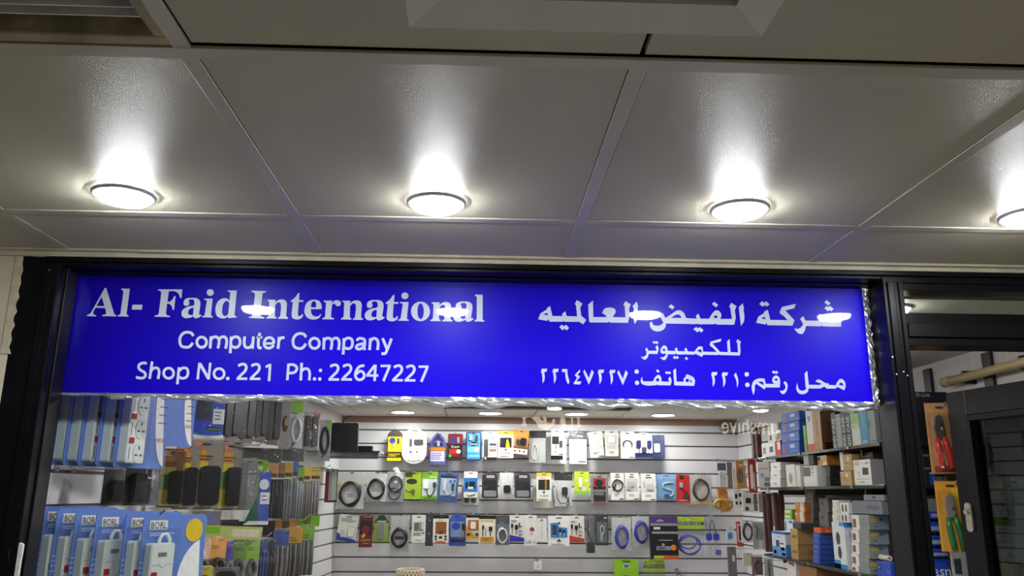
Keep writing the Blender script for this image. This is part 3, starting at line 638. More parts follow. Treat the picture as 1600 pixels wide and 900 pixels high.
def parts(t, w, h, d, els, yf=None):
    """printed and moulded parts on the front (-y) of a packet; u,v run 0..1 from its top left"""
    yf = -d if yf is None else yf
    X = lambda u: (u-0.5)*w
    Z = lambda v: -v*h
    lay = 0
    for e in els:
        k = e[0]; lay += 1; y = yf-0.0004*lay
        if k == 'p':      # printed panel
            _, a, b, c, f, col = e[:6]
            MB().prism(rrect(X(a), Z(f), X(c), Z(b), 0.002, 2) if len(e) > 6 else [(X(a),Z(f)),(X(c),Z(f)),(X(c),Z(b)),(X(a),Z(b))], y, yf+0.0006).build('printed_panel', pm(col), t)
        elif k == 'g':    # polygon print
            MB().prism([(X(u), Z(v)) for u, v in e[1]], y, yf+0.0006).build('printed_shape', pm(e[2]), t)
        elif k == 'e':    # ellipse print
            _, cx, cy, rx, ry, col = e
            MB().prism(ellipse(X(cx), Z(cy), rx*w, ry*h, 18), y, yf+0.0006).build('printed_disc', pm(col), t)
        elif k == 'd':    # raised device
            _, a, b, c, f, col = e[:6]; dep = e[6] if len(e) > 6 else 0.012
            MB().prism(rrect(X(a), Z(f), X(c), Z(b), min(X(c)-X(a), Z(b)-Z(f))*0.25), yf-dep, yf-0.0003).build('device', dev(col), t, bevel=0.001)
        elif k == 'c':    # cable coil
            _, cx, cy, rx, ry, th, col = e[:7]; n = e[7] if len(e) > 7 else 3
            pts = []
            for i in range(n*20):
                a = 2*math.pi*i/20; q = 1+0.07*math.sin(i*1.3)*0.5-0.05*(i//20)
                pts.append((X(cx)+rx*w*q*math.cos(a), yf-th*1.2-th*0.9*(i//20), Z(cy)+ry*h*q*math.sin(a)))
            MB().tube(pts, th, 6).build('cable_coil', dev(col, 0.4), t, smooth=True)
        elif k == 'l':    # cable line
            _, pl, th, col = e
            MB().tube([(X(u), yf-th, Z(v)) for u, v in pl], th, 6).build('cable', dev(col, 0.4), t, smooth=True)
        elif k == 'b':    # clear blister dome
            _, a, b, c, f, dep = e
            o = rrect(X(a), Z(f), X(c), Z(b), 0.008); i_ = [(p[0]*0.90+(X(a)+X(c))/2*0.10, p[1]*0.92+(Z(b)+Z(f))/2*0.08) for p in o]
            m = MB(); n = len(o)
            m.v = [(p[0], yf, p[1]) for p in o]+[(p[0], yf-dep, p[1]) for p in i_]
            m.f = [(q, (q+1) % n, n+(q+1) % n, n+q) for q in range(n)]+[tuple(range(n, 2*n))]
            m.build('blister', M_BLIS, t)
        elif k == 't':
            _, cx, cy, hh, s, col = e[:6]
            text_part(s, X(cx), Z(cy), hh*h, y, pm(col), t, maxw=(e[6]*w if len(e) > 6 else 0.9*w), rot=(e[7] if len(e) > 7 else 0))
        elif k == 's':    # lines of small print
            _, a, b, c, f, n, col = e
            m = MB(); hh = (f-b)/n
            for q in range(n):
                r = 0.6+0.4*random.random()
                m.box(X(a), y, Z(b+hh*q+hh*0.62), X(a+(c-a)*r), yf+0.0004, Z(b+hh*q+hh*0.2))
            o = m.build('small_print', pm(col), t); o['kind'] = 'stuff'
def film(t, w, h, puff=0.012, name='bag', m=None, seed=0, ytop=0.0):
    """a clear bag: two crumpled sheets"""
    rnd = random.Random(seed); nx, nz = 6, 9; b = MB()
    for side in (-1, 1):
        for j in range(nz+1):
            for i in range(nx+1):
                u, v = i/nx, j/nz; q = math.sin(math.pi*u)**0.5*min(1, v*2.2)*min(1, (1-v)*6+0.05)
                b.v.append(((u-0.5)*w*(1-0.03*math.sin(v*9+seed)), (side*puff*q if side < 0 else 0.002)+(rnd.uniform(-0.003,0.003)*q if side < 0 else 0)-0.002, -v*h))
    n = (nx+1)*(nz+1)
    for j in range(nz):
        for i in range(nx):
            q = (j*(nx+1)+i, (j+1)*(nx+1)+i, (j+1)*(nx+1)+i+1, j*(nx+1)+i+1)
            b.f.append(q); b.f.append(tuple(n+k for k in q)[::-1])
    return b.build(name, m or M_FILM, t)
def packet(px, Y, name, label, cat, shape='rect', col=Wt, d=0.012, els=(), group=None, yaw=0.0, tilt=0.0, bag=False, hook=True, hw=None):
    """px = (x0,y0,x1,y1) footprint measured on the photograph at depth Y"""
    x0, y0, x1, y1 = px; cx, cy = (x0+x1)/2, (y0+y1)/2
    s = mpp(cx, cy, Y); w, h = (x1-x0)*s/max(0.45, abs(math.cos(yaw+math.atan2(ray(cx,cy).x, ray(cx,cy).y)))), (y1-y0)*s*1.015
    p = PY(cx, y0, Y)
    c_ = PY(cx, y1, Y); p.x = (p.x+c_.x)/2; h = p.z-c_.z
    t = thing(name, label, cat, (p.x, p.y, p.z), yaw, group)
    if tilt: t.rotation_euler = (0, tilt, yaw)
    if bag:
        film(t, w, h, max(d, 0.008), seed=int(x0+y0))
        parts(t, w, h, d, els, yf=-0.002)
    else:
        MB().prism(outline(shape, w, h), -d, 0.0).build('card' if d < 0.009 else 'box', pm(col), t, bevel=0.0006 if d < 0.009 else 0.0012)
        if hook: MB().prism(rrect(-w*0.14, -h*0.085, w*0.14, -h*0.05, 0.003, 2), -d-0.0006, -d+0.0003).build('hang_hole', pm(DG), t)
        parts(t, w, h, d, els)
    return t
M_CHROME = mat('chrome_wire', (200,200,204), rough=0.2, metal=0.9, var=0.1)
def hook_y(px, py, Y, length, group):      # hook out of the back wall
    p = PY(px, py, Y)
    t = thing('display_hook', 'short chrome hook holding a packet on the back slatwall', 'hook', (p.x, YB-0.011, p.z), 0, group)
    MB().tube([(0,0,0.004),(0,-length,0.004),(0,-length-0.012,0.016)], 0.0018, 5).build('prong', M_CHROME, t)
    MB().box(-0.012,-0.003,-0.008,0.012,0.0,0.012).build('back_clip', M_CHROME, t)

def hook_x(t, xw, label, group):           # wire hook out of a side wall, through the top of a hung packet
    p = t.location; L_ = p.x-xw; sg = 1 if L_ > 0 else -1
    h = thing('display_hook', label, 'hook', (xw, p.y, p.z-.012), 0, group)
    MB().tube([(0,0,0),(L_+sg*.012,0,0),(L_+sg*.024,0,.010)], .0018, 5).build('prong', M_CHROME, h)
    MB().box(-.002 if sg > 0 else -.003,-.010,-.008,.003 if sg > 0 else .002,.010,.010).build('back_clip', M_CHROME, h)

# ================================================================ goods on the back slatwall
Y1 = 5.70
RB = 'packets hung on the back slatwall'
def B(px, label, cat='packet', name='hung_packet', **k):
    kw = dict(group=RB); kw.update(k)
    Y = kw.pop('Y', Y1)
    t = packet(px, Y, name, label, cat, **kw)
    hook_y((px[0]+px[2])/2, px[1]+1.0, Y, max(0.02, YB-Y+0.015), 'hooks on the back slatwall')
    return t
YEL=(232,206,30); LIME=(178,214,40); GREEN=(120,176,60); BLU=(40,74,190); LBL=(70,150,225); NAVY=(34,38,92); RED=(200,34,38); ORA=(226,140,36); PUR=(70,44,110); BRN=(120,72,44); TAN=(176,134,80)
ADPT = [('d',.12,.38,.42,.56,DG,.014),('l',[(.28,.56),(.28,.75)],.0022,DG),('d',.58,.5,.74,.7,K,.01)]
# --- top row
B((605,672,629,721),'yellow adapter packet with black arched top, first in top row', shape='arch', col=(60,52,40), els=[('p',.06,.22,.94,.70,YEL,1),('e',.34,.34,.2,.1,(52,64,160)),('l',[(.34,.42),(.32,.6)],.002,(52,64,160)),('d',.66,.27,.78,.44,K,.008),('p',.04,.72,.96,.88,(70,50,20)),('s',.1,.75,.9,.86,2,YEL),('p',.04,.89,.96,.985,YEL),('b',.08,.24,.92,.70,.02)])
B((629,670,667,725),'big white oval clamshell pack of thick cable adapter', shape='oval', col=(222,224,224), d=.04, Y=5.68, els=[('p',.12,.15,.88,.75,(244,244,244),1),('d',.3,.3,.4,.5,DG,.008),('d',.48,.31,.86,.48,DG,.004),('e',.64,.40,.1,.045,(220,220,225)),('s',.22,.55,.86,.58,1,GR),('e',.36,.665,.06,.03,BLU),('e',.62,.665,.05,.03,GR),('e',.5,.86,.3,.07,(190,190,190))])
B((671,677,697,726),'blue shield-shaped packet with orange waist band', shape='shield', col=(96,98,170), els=[('g',[(.1,.3),(.5,.04),(.9,.3),(.5,.2)],NAVY),('e',.5,.36,.3,.07,K),('d',.46,.26,.62,.42,(200,200,210),.01),('l',[(.2,.3),(.4,.42),(.8,.38)],.0025,K),('p',.02,.46,.98,.56,ORA),('p',.08,.58,.92,.9,(210,208,236)),('s',.14,.62,.86,.86,4,(110,100,180)),('b',.1,.2,.9,.46,.02)])
B((700,678,723,720),'red and black card packet with green dot in top row', shape='round', col=(52,36,34), els=[('p',.04,.02,.96,.38,(140,42,44)),('e',.33,.25,.18,.12,(52,60,140)),('d',.62,.12,.76,.34,(150,160,190),.01),('p',.1,.4,.9,.55,K),('t',.5,.475,.09,'Dtech',Wt),('p',.1,.56,.64,.76,RED),('e',.72,.66,.15,.08,(220,226,240)),('e',.16,.82,.1,.06,(70,190,90)),('s',.3,.8,.9,.86,1,RED)])
B((728,675,752,720),'bright blue card packet with dark border in top row', shape='round', col=(30,52,84), els=[('p',.08,.04,.92,.94,LBL,1),('d',.2,.1,.42,.3,(150,160,170),.012),('d',.62,.12,.78,.3,DG,.012),('e',.5,.42,.3,.08,K),('t',.5,.42,.08,'Dtech',Wt),('p',.12,.52,.88,.72,(110,190,240),1),('e',.7,.61,.16,.07,(225,235,245)),('p',.15,.8,.9,.88,(120,190,235))])
B((754,674,777,719),'white packet with black multi-socket strip in top row', col=(226,226,224), d=.008, els=[('d',.1,.28,.38,.86,DG,.014),('s',.46,.16,.92,.3,2,GR),('p',.46,.42,.94,.5,DG),('p',.46,.52,.94,.6,(130,190,220)),('p',.46,.62,.94,.7,(150,100,90)),('p',.46,.72,.94,.84,(230,190,190)),('p',.02,.9,.98,1,K),('e',.2,.93,.08,.04,(230,230,230))])
B((778,674,802,716),'white box with yellow top band, yellow cable picture, top row', d=.035, els=[('p',0,0,1,.13,YEL),('s',.15,.18,.85,.21,1,GR),('p',.12,.25,.88,.62,K),('g',[(.55,.34),(.64,.3),(.78,.62),(.5,.62)],YEL),('e',.5,.69,.08,.03,DG),('e',.3,.81,.05,.025,GR),('e',.5,.81,.05,.025,GR),('e',.7,.81,.05,.025,GR),('s',.12,.91,.88,.96,1,(190,150,110))])
B((803,672,827,715),'orange cable box with white foot, leaning in top row', col=(218,160,84), d=.03, tilt=.10, els=[('g',[(.0,.0),(.28,.0),(.3,.12),(.2,.14),(0,.14)],(200,140,64)),('p',.16,.26,.9,.58,(196,136,66)),('d',.2,.36,.42,.56,DG,.008),('d',.48,.30,.86,.57,K,.008),('p',0,.60,1,.68,(110,80,60)),('p',0,.70,1,.88,(240,238,232)),('e',.2,.78,.07,.03,K),('e',.5,.78,.07,.03,K),('e',.78,.78,.07,.03,K),('p',0,.9,1,1,DG)])
B((826,673,853,724),'grey bag of thin white cable with black header', bag=True, els=[('p',0,0,1,.22,K),('p',.02,.23,.98,.98,(196,198,194)),('c',.34,.66,.2,.25,.0022,(236,236,230),3)])
B((852,683,886,726),'crumpled white bag behind the white adapter box', bag=True, Y=5.74, els=[('p',.03,.05,.97,.97,(240,240,240)),('p',.25,.68,.8,.82,K)])
B((861,672,880,712),'white box with black square plug picture in top row', d=.03, Y=5.69, els=[('p',.08,.03,.55,.06,GR),('p',.05,.26,.62,.56,(30,30,32)),('l',[(.35,.56),(.35,.74)],.0022,K),('d',.66,.42,.9,.68,DG,.006),('s',.2,.8,.55,.9,2,GR),('p',.6,.94,.95,.97,K)])
B((889,673,917,726),'tall white bag with dark grey header in top row', bag=True, d=.016, els=[('p',0,0,1,.25,(84,86,88)),('t',.6,.16,.04,'Mini DP',Wt),('p',.02,.26,.98,.98,(246,246,246)),('c',.46,.55,.17,.1,.0015,(214,214,210),2),('p',.5,.9,.9,.93,DG)])
B((919,675,940,715),'slim ivory cable box just right of tall white bag, leaning', col=(222,220,212), d=.025, tilt=-.08, els=[('p',.12,.22,.9,.72,(198,196,186)),('d',.3,.28,.5,.52,(240,238,230),.006),('l',[(.4,.52),(.4,.7)],.0015,Wt),('l',[(.75,.35),(.75,.62)],.002,Wt),('s',.2,.78,.8,.88,2,GR),('p',.6,.94,.95,.97,K)])
B((945,673,965,713),'slim ivory box with white plug picture in top row', col=(216,214,206), d=.028, els=[('p',.12,.2,.88,.74,(190,188,178)),('d',.2,.24,.72,.48,(242,240,234),.006),('l',[(.3,.5),(.3,.66)],.0015,Wt),('l',[(.55,.5),(.55,.66)],.0015,Wt),('s',.3,.8,.7,.9,2,GR)])
B((969,675,990,717),'ivory box with black looped cable in top row', col=(228,226,220), d=.03, els=[('e',.5,.48,.38,.17,DG),('e',.5,.52,.27,.16,(236,236,232)),('p',.05,.66,.95,.98,(240,238,232)),('s',.35,.7,.8,.88,4,LG),('p',.6,.93,.95,.96,K)])
B((991,676,1020,715),'lavender arch card with two black video plugs in top row', shape='arch', col=(205,205,228), els=[('e',.5,.48,.45,.44,(238,238,248)),('p',.02,.82,.98,.99,NAVY),('d',.12,.32,.34,.62,NAVY,.012),('d',.68,.32,.9,.62,NAVY,.012),('d',.4,.58,.62,.8,(60,60,90),.012),('l',[(.22,.62),(.3,.86),(.48,.8)],.0025,NAVY),('l',[(.8,.62),(.72,.86),(.52,.8)],.0025,NAVY),('e',.22,.42,.05,.06,(220,224,235)),('e',.8,.42,.05,.06,(220,224,235))])
B((1019,680,1038,717),'navy card in clear blister, last packet in top row', shape='round', col=(70,78,112), els=[('p',.0,.0,.66,1,(48,58,98)),('d',.12,.36,.6,.74,(196,206,214),.008),('e',.28,.56,.05,.03,DG),('e',.46,.56,.05,.03,DG),('b',.05,.2,.97,.9,.02)])
# --- second row
def BAG(px, label, coil, rx=.34, ry=.3, cy=.55, th=.0032, n=4, back=(214,214,212), extra=(), **k):
    return B(px, label, 'cable', 'bagged_cable', bag=True, d=k.pop('d', .018), els=[('p',.03,.02,.97,.97,back),('c',.5,cy,rx,ry,th,coil,n)]+list(extra), **k)
BAG((525,739,570,797),'large clear bag with thick black coil, first in second row', K, .36,.33,.57,.0055,4, extra=[('e',.52,.6,.22,.2,(236,236,234)),('s',.4,.56,.66,.66,2,GR),('d',.1,.26,.2,.34,(200,190,80),.012),('d',.84,.28,.93,.36,(190,180,90),.012)])
BAG((571,739,605,785),'clear bag with black coil round white label, second in second row', K, .38,.34,.55,.0048,4, extra=[('e',.5,.56,.28,.26,(232,232,230)),('s',.28,.5,.7,.64,3,(80,80,90))])
BAG((604,736,632,785),'clear bag with double grey coil and silver tag', (50,50,54), .38,.26,.42,.004,3, back=(176,178,180), extra=[('e',.46,.42,.25,.17,(130,132,134)),('c',.46,.72,.32,.18,.003,(56,56,60),2),('g',[(.3,-.08),(.55,-.14),(.95,.2),(.8,.3)],(220,222,224)),('p',.42,.3,.6,.38,(230,230,230)),('p',.44,.56,.6,.63,(230,230,230))])
B((633,737,658,780),'lime packet with black webcam plug on loop, second row', col=LIME, d=.014, els=[('p',0,.02,.45,.2,DG),('e',.42,.36,.34,.1,(46,44,40)),('l',[(.1,.4),(.02,.6),(.2,.7),(.5,.7)],.003,(190,186,150)),('d',.4,.64,.62,.78,(96,110,50),.01),('b',.05,.2,.95,.95,.02)])
B((659,737,684,781),'grass green cable card with white window in second row', col=(132,186,62), d=.01, els=[('p',.04,.27,.96,.86,(206,222,222)),('d',.12,.28,.44,.6,(244,244,240),.008),('l',[(.3,.55),(.38,.82),(.6,.86),(.78,.7),(.8,.4)],.004,(30,40,40)),('d',.7,.38,.9,.56,DG,.01),('p',.1,.92,.9,.96,(90,150,40)),('e',.62,.2,.08,.04,(200,230,150)),('e',.82,.2,.08,.04,(200,230,150))])
B((686,738,717,785),'blue and silver cable card in clear sleeve, second row', col=(70,96,150), d=.012, tilt=.06, els=[('p',.1,.1,.9,.22,(34,40,50)),('p',.12,.2,.9,.78,(176,200,222)),('d',.26,.26,.4,.62,(230,232,236),.008),('l',[(.36,.6),(.48,.76),(.66,.7),(.74,.4)],.004,(240,240,240)),('d',.68,.36,.8,.6,DG,.01),('e',.6,.3,.07,.05,(60,110,180)),('e',.8,.28,.07,.05,(60,110,180)),('b',.04,.1,.96,.94,.02)])
B((720,752,750,791),'clear bag hanging behind blue and white adapter box', bag=True, Y=5.75, els=[('p',.05,.05,.95,.95,(206,208,210)),('d',.2,.5,.42,.85,DG,.006),('d',.55,.5,.8,.85,DG,.006)])
B((725,737,746,778),'blue and white adapter box with picture window, second row', d=.03, Y=5.69, els=[('p',0,.24,1,.78,(40,120,200)),('p',.12,.4,.3,.64,K),('p',.38,.38,.84,.64,K),('p',.3,.58,.7,.66,Wt),('p',0,.8,1,.98,(238,234,226)),('g',[(.1,.86),(.4,.9),(.9,.83),(.8,.93),(.4,.97)],(110,130,110))])
def CASE(px, label):
    return B(px, label, shape='arch', col=(44,45,48), d=.012, els=[('e',.2,.1,.12,.03,(160,50,50)),('p',.28,.14,.78,.24,LG),('d',.1,.32,.92,.66,K,.014),('p',.56,.36,.82,.42,(110,112,116)),('d',.12,.72,.9,.95,(150,153,158),.012),('b',.03,.05,.97,.98,.026)])
CASE((753,737,778,778),'black arched case packet left of the small white bag, second row')
B((780,738,803,774),'white bag with one small black cube adapter, second row', bag=True, els=[('p',.03,.02,.97,.98,(236,236,232)),('d',.3,.56,.76,.9,K,.014),('e',.25,.35,.06,.04,(250,250,250))])
CASE((804,737,829,778),'black arched case packet right of the small white bag, second row')
B((832,748,866,795),'clear bag hanging behind yellow-topped white box, second row', bag=True, Y=5.75, els=[('p',.03,.03,.97,.97,(226,226,216)),('p',.6,.1,.95,.16,(190,190,180))])
B((838,739,861,783),'yellow-topped white box with black picture in second row', d=.03, Y=5.69, els=[('p',0,0,1,.13,YEL),('s',.15,.17,.85,.2,1,GR),('p',.12,.24,.88,.6,(28,27,25)),('p',.55,.26,.7,.6,(150,110,30)),('e',.5,.68,.08,.03,DG),('e',.3,.8,.05,.02,GR),('e',.5,.8,.05,.02,GR),('e',.7,.8,.05,.02,GR),('s',.12,.91,.88,.96,1,(190,150,110))])
B((866,739,894,792),'white bag with black header and thin black pigtail cable', 'cable', 'bagged_cable', bag=True, els=[('p',0,0,1,.22,K),('p',.03,.23,.97,.98,(226,226,228)),('d',.42,.42,.74,.66,(36,38,42),.012),('l',[(.14,.48),(.16,.74),(.36,.9),(.58,.88)],.0022,K),('l',[(.62,.66),(.8,.82),(.84,.94),(.72,.96),(.66,.9),(.84,.7)],.003,K)])
B((897,737,920,772),'lime green small box with white drive picture, second row', col=(196,216,60), d=.028, els=[('d',.3,.26,.5,.7,(240,240,236),.006),('e',.62,.76,.18,.1,(220,222,220)),('e',.82,.4,.1,.06,(230,236,220)),('p',0,.86,1,1,(140,200,70)),('s',.2,.18,.8,.22,1,GREEN)])
B((923,742,950,788),'red and black card in clear clamshell, second row', shape='round', col=(150,146,146), d=.01, els=[('p',.14,.12,.86,.42,(186,40,52)),('e',.48,.28,.24,.12,K),('p',.14,.4,.86,.5,K),('p',.16,.58,.84,.9,(34,32,34)),('s',.2,.6,.8,.7,2,LG),('p',.14,.92,.86,.97,(190,80,90)),('b',.06,.08,.94,.98,.025)])
def SLIM(px, label, art):
    return B(px, label, d=.028, col=(232,231,226), els=list(art)+[('p',.05,.70,.97,.97,(243,242,237)),('s',.25,.76,.7,.86,2,GR),('p',.62,.93,.95,.96,K),('s',.3,.12,.8,.17,1,DG)])
SLIM((954,739,974,782),'white slim box with black looped cable, right of red clamshell', [('c',.5,.45,.4,.2,.004,K,2),('g',[(.1,.64),(.3,.4),(.42,.4),(.3,.64)],DG)])
SLIM((976,739,997,782),'white slim box with grey square adapter, middle of three alike', [('p',.1,.2,.9,.68,(204,203,198)),('d',.24,.3,.7,.5,(186,188,188),.006),('d',.14,.48,.44,.62,(176,178,178),.006)])
SLIM((1001,740,1023,783),'white slim box with pale square adapter beside the blue card', [('p',.1,.2,.9,.68,(216,215,210)),('d',.38,.36,.84,.6,(196,198,198),.006),('l',[(.2,.3),(.2,.5)],.0015,GR)])
B((1026,741,1056,780),'pale blue card with white S-shaped cable, second row', col=(110,158,208), d=.01, els=[('p',.05,.03,.95,.97,(132,178,222)),('t',.55,.14,.09,'USB TO RS232',Wt),('l',[(.85,.35),(.6,.33),(.35,.38),(.3,.52),(.5,.6),(.75,.64),(.85,.75),(.75,.86),(.5,.88)],.005,(214,226,230)),('d',.35,.8,.62,.92,(60,100,160),.01),('b',.03,.05,.97,.95,.018)])
B((1056,742,1077,785),'red card with thin curved cable, second row', col=(196,42,40), d=.008, els=[('p',.3,.02,.6,.16,K),('l',[(.5,.36),(.3,.5),(.7,.62),(.85,.7)],.0028,(60,30,34)),('d',.26,.28,.5,.46,(150,160,190),.01),('d',.5,.68,.9,.84,DG,.008),('s',.15,.9,.85,.96,1,(240,200,190))])
BAG((1077,741,1112,790),'clear bag of dark coil with yellow connectors, last in second row', (66,44,42), .34,.34,.5,.005,3, back=(206,204,202), extra=[('d',.1,.86,.3,.95,(200,170,60),.012),('d',.5,.84,.78,.94,(200,170,60),.012)])
# --- third row
B((531,805,561,846),'white and blue plug adapter card, first in third row', col=(214,218,206), d=.008, tilt=.13, els=[('g',[(0,.7),(.4,.85),(1,.9),(1,1),(0,1)],(44,74,180)),('s',.1,.12,.9,.28,3,GR),('p',.52,.42,.9,.84,(180,184,178)),('d',.56,.46,.86,.8,(226,226,220),.012),('d',.2,.58,.36,.86,(190,196,186),.01)])
B((562,805,582,855),'dark red HDMI packet in third row', col=(104,46,40), d=.016, els=[('p',.06,.16,.94,.62,(44,38,42)),('e',.5,.46,.3,.14,(130,34,40)),('g',[(.14,.66),(.36,.56),(.52,.62),(.3,.72)],(214,160,50)),('t',.52,.78,.09,'HDMI',(222,160,50)),('s',.3,.87,.8,.91,1,(214,170,70)),('p',.3,.02,.9,.07,(150,110,90))])
B((584,805,608,848),'green house-shaped packet with grey adapter, third row', shape='house', col=(58,62,50), d=.01, els=[('p',.03,.28,.97,.97,(158,188,74),1),('d',.28,.3,.72,.86,(150,152,150),.014),('e',.5,.42,.05,.03,K),('e',.5,.56,.05,.03,K),('e',.5,.7,.05,.03,K),('p',.2,.2,.8,.26,(180,190,160)),('b',.05,.26,.95,.96,.024)])
BAG((609,805,640,862),'clear bag with black coil and leaning white tag, third row', K, .38,.26,.62,.006,4, back=(202,203,206), extra=[('g',[(.24,.66),(.66,.54),(.44,.82)],(240,240,240)),('d',.28,.58,.7,.66,DG,.012)])
B((644,805,665,848),'white box with grey adapter photo, third row', d=.025, els=[('p',.14,.25,.86,.58,(150,152,152)),('d',.2,.28,.5,.5,(110,112,112),.004),('d',.7,.28,.84,.5,(220,220,218),.004),('s',.12,.62,.8,.74,3,GR),('e',.86,.64,.06,.03,DG),('s',.3,.86,.8,.93,1,LG)])
B((665,803,677,853),'narrow charcoal pack squeezed between two white boxes', col=(66,66,70), d=.014, els=[('e',.5,.2,.1,.02,LG),('e',.5,.62,.1,.02,LG),('s',.2,.1,.8,.14,1,GR)])
B((677,804,701,848),'white box with black top and amber window, third row', col=(238,234,226), d=.03, els=[('p',0,0,1,.14,K),('s',.25,.18,.8,.21,1,(150,90,60)),('p',.16,.25,.86,.68,(150,92,46),1),('d',.42,.56,.64,.66,(90,70,40),.004),('e',.2,.77,.08,.04,K),('e',.5,.8,.12,.04,K),('e',.82,.77,.08,.04,K),('e',.2,.87,.07,.03,K),('e',.82,.87,.07,.03,K),('g',[(.1,1),(.3,.93),(.7,.93),(.9,1)],(190,110,50))])
B((702,803,728,853),'royal blue arched clamshell with cable, third row', shape='arch', col=(52,92,190), d=.01, els=[('p',.08,.24,.92,.72,(142,166,206),1),('e',.4,.38,.26,.12,(48,70,190)),('d',.76,.3,.9,.5,K,.01),('p',.06,.72,.94,.8,(40,70,170)),('p',.06,.81,.94,.87,K),('e',.66,.76,.16,.03,(150,80,70)),('b',.05,.1,.95,.9,.03)])
B((728,804,750,841),'orange and white small box with white drive, third row', col=(232,232,228), d=.03, els=[('p',0,0,1,.13,K),('g',[(0,.42),(.2,.6),(.6,.86),(1,.9),(1,1),(0,1)],(228,156,30)),('p',.14,.22,.9,.66,(180,110,44)),('d',.34,.3,.7,.6,(240,240,238),.01),('e',.2,.83,.14,.06,DG),('e',.8,.83,.14,.06,DG)])
B((748,805,774,849),'cream box with three black cables and mustard base, third row', col=(236,226,196), d=.03, Y=5.68, els=[('p',0,0,1,.13,K),('t',.5,.2,.06,'DVI TO VGA',DG),('p',.1,.3,.9,.76,(244,240,226)),('l',[(.25,.34),(.25,.74)],.003,K),('l',[(.42,.42),(.42,.74)],.002,K),('d',.2,.36,.32,.5,K,.006),('d',.6,.4,.82,.56,K,.006),('l',[(.7,.5),(.7,.74)],.003,K),('p',.1,.77,.9,.93,(214,160,44)),('s',.2,.8,.8,.9,2,(120,80,20))])
BAG((774,806,796,853),'slate bag with white oval coil, third row', (232,233,235), .36,.26,.66,.0036,4, back=(112,124,136), extra=[('p',0,0,1,.26,(70,72,76)),('e',.45,.24,.2,.03,(60,140,160))])
def FOURK(px, label, c2):
    return B(px, label, d=.032, col=(232,228,222), els=[('g',[(0,.74),(1,.86),(1,1),(0,1)],c2),('d',.1,.32,.24,.48,K,.004),('l',[(.17,.48),(.17,.72)],.0018,K),('d',.36,.36,.56,.54,K,.004),('l',[(.46,.54),(.46,.72)],.0025,K),('d',.62,.28,.7,.46,K,.004),('e',.78,.42,.05,.03,DG),('t',.74,.6,.12,'4K',c2,.4),('s',.6,.7,.9,.76,2,GR),('s',.1,.18,.5,.23,1,GR)])
FOURK((796,805,819,846),'white 4K cable box with blue slanted base', (50,50,170))
B((819,805,838,852),'white box with small dark emblem at middle, third row', d=.03, els=[('g',[(.42,.44),(.6,.38),(.82,.44),(.8,.54),(.6,.52),(.5,.56)],(140,70,70)),('e',.6,.62,.07,.02,DG),('t',.36,.88,.09,'2.2K',K,.5),('e',.82,.9,.05,.03,DG)])
B((838,810,854,847),'plain slim white box with fine line print, third row', d=.025, els=[('l',[(.5,.22),(.5,.8)],.0008,GR),('s',.3,.1,.8,.16,1,LG),('p',.12,.95,.9,.965,LG)])
B((856,806,889,853),'large white box with blue window of three cables, third row', d=.03, col=(238,240,240), els=[('g',[(.1,.24),(.46,.22),(.5,.36),(.9,.4),(.9,.72),(.12,.72)],(46,140,206)),('d',.2,.3,.4,.64,DG,.008),('d',.22,.6,.36,.68,(210,214,218),.006),('d',.5,.42,.62,.54,K,.006),('l',[(.56,.54),(.56,.7)],.0025,Wt),('d',.68,.46,.8,.56,K,.006),('l',[(.74,.56),(.74,.7)],.0025,Wt),('e',.52,.24,.05,.04,DG),('g',[(.4,.84),(.5,.76),(.62,.84)],K),('s',.14,.9,.9,.96,1,LG)])
FOURK((889,806,912,847),'white 4K cable box with red slanted base', (190,60,44))
B((915,805,930,865),'long dark strap in a clear bag, third row', bag=True, els=[('p',.05,.02,.95,.98,(120,122,126)),('l',[(.3,.1),(.2,.4),(.7,.75)],.003,K),('d',.15,.7,.85,.98,(58,60,64),.01)])
B((930,804,950,852),'charcoal card with white looped cable, third row', col=(58,60,64), d=.012, els=[('p',.1,.24,.92,.92,(104,114,122)),('c',.52,.5,.14,.14,.0022,(226,228,230),2),('l',[(.46,.6),(.36,.84),(.5,.88),(.56,.6)],.0022,(226,228,230)),('p',.66,.08,.9,.13,LG),('t',.5,.18,.04,'cable',(40,120,150)),('b',.06,.2,.95,.95,.016)])
BAG((955,808,987,861),'clear bag with blue patch cable coil, left one of the pair', (56,66,170), .3,.33,.58,.0062,4, extra=[('p',.34,.46,.62,.58,(236,236,230)),('s',.38,.48,.5,.56,2,K)], d=.02)
BAG((987,806,1016,856),'clear bag with blue patch cable coil, right one of the pair', (50,56,156), .34,.34,.5,.006,4, extra=[('p',.28,.4,.66,.54,(236,236,230)),('s',.4,.43,.56,.52,2,K)], d=.02)
B((1015,807,1057,872),'black packet with purple top and coloured foot, third row', col=(24,24,32), d=.04, Y=5.67, els=[('p',0,0,1,.16,(84,52,124)),('t',.36,.09,.06,'caffte',Wt,.5),('p',.0,.16,1,.22,(150,146,150)),('p',.12,.25,.36,.31,(226,226,226)),('p',.05,.36,1,.41,(160,162,168)),('p',.3,.56,.8,.575,LG),('e',.45,.67,.05,.032,(176,196,60)),('p',.2,.71,.72,.8,(150,152,186)),('e',.82,.74,.1,.07,(236,140,44)),('g',[(.1,.93),(.5,.93),(.4,1),(.1,1)],(196,196,50)),('g',[(.5,.93),(1,.93),(1,1),(.4,1)],(222,96,40)),('s',.26,.73,.66,.78,1,K)])
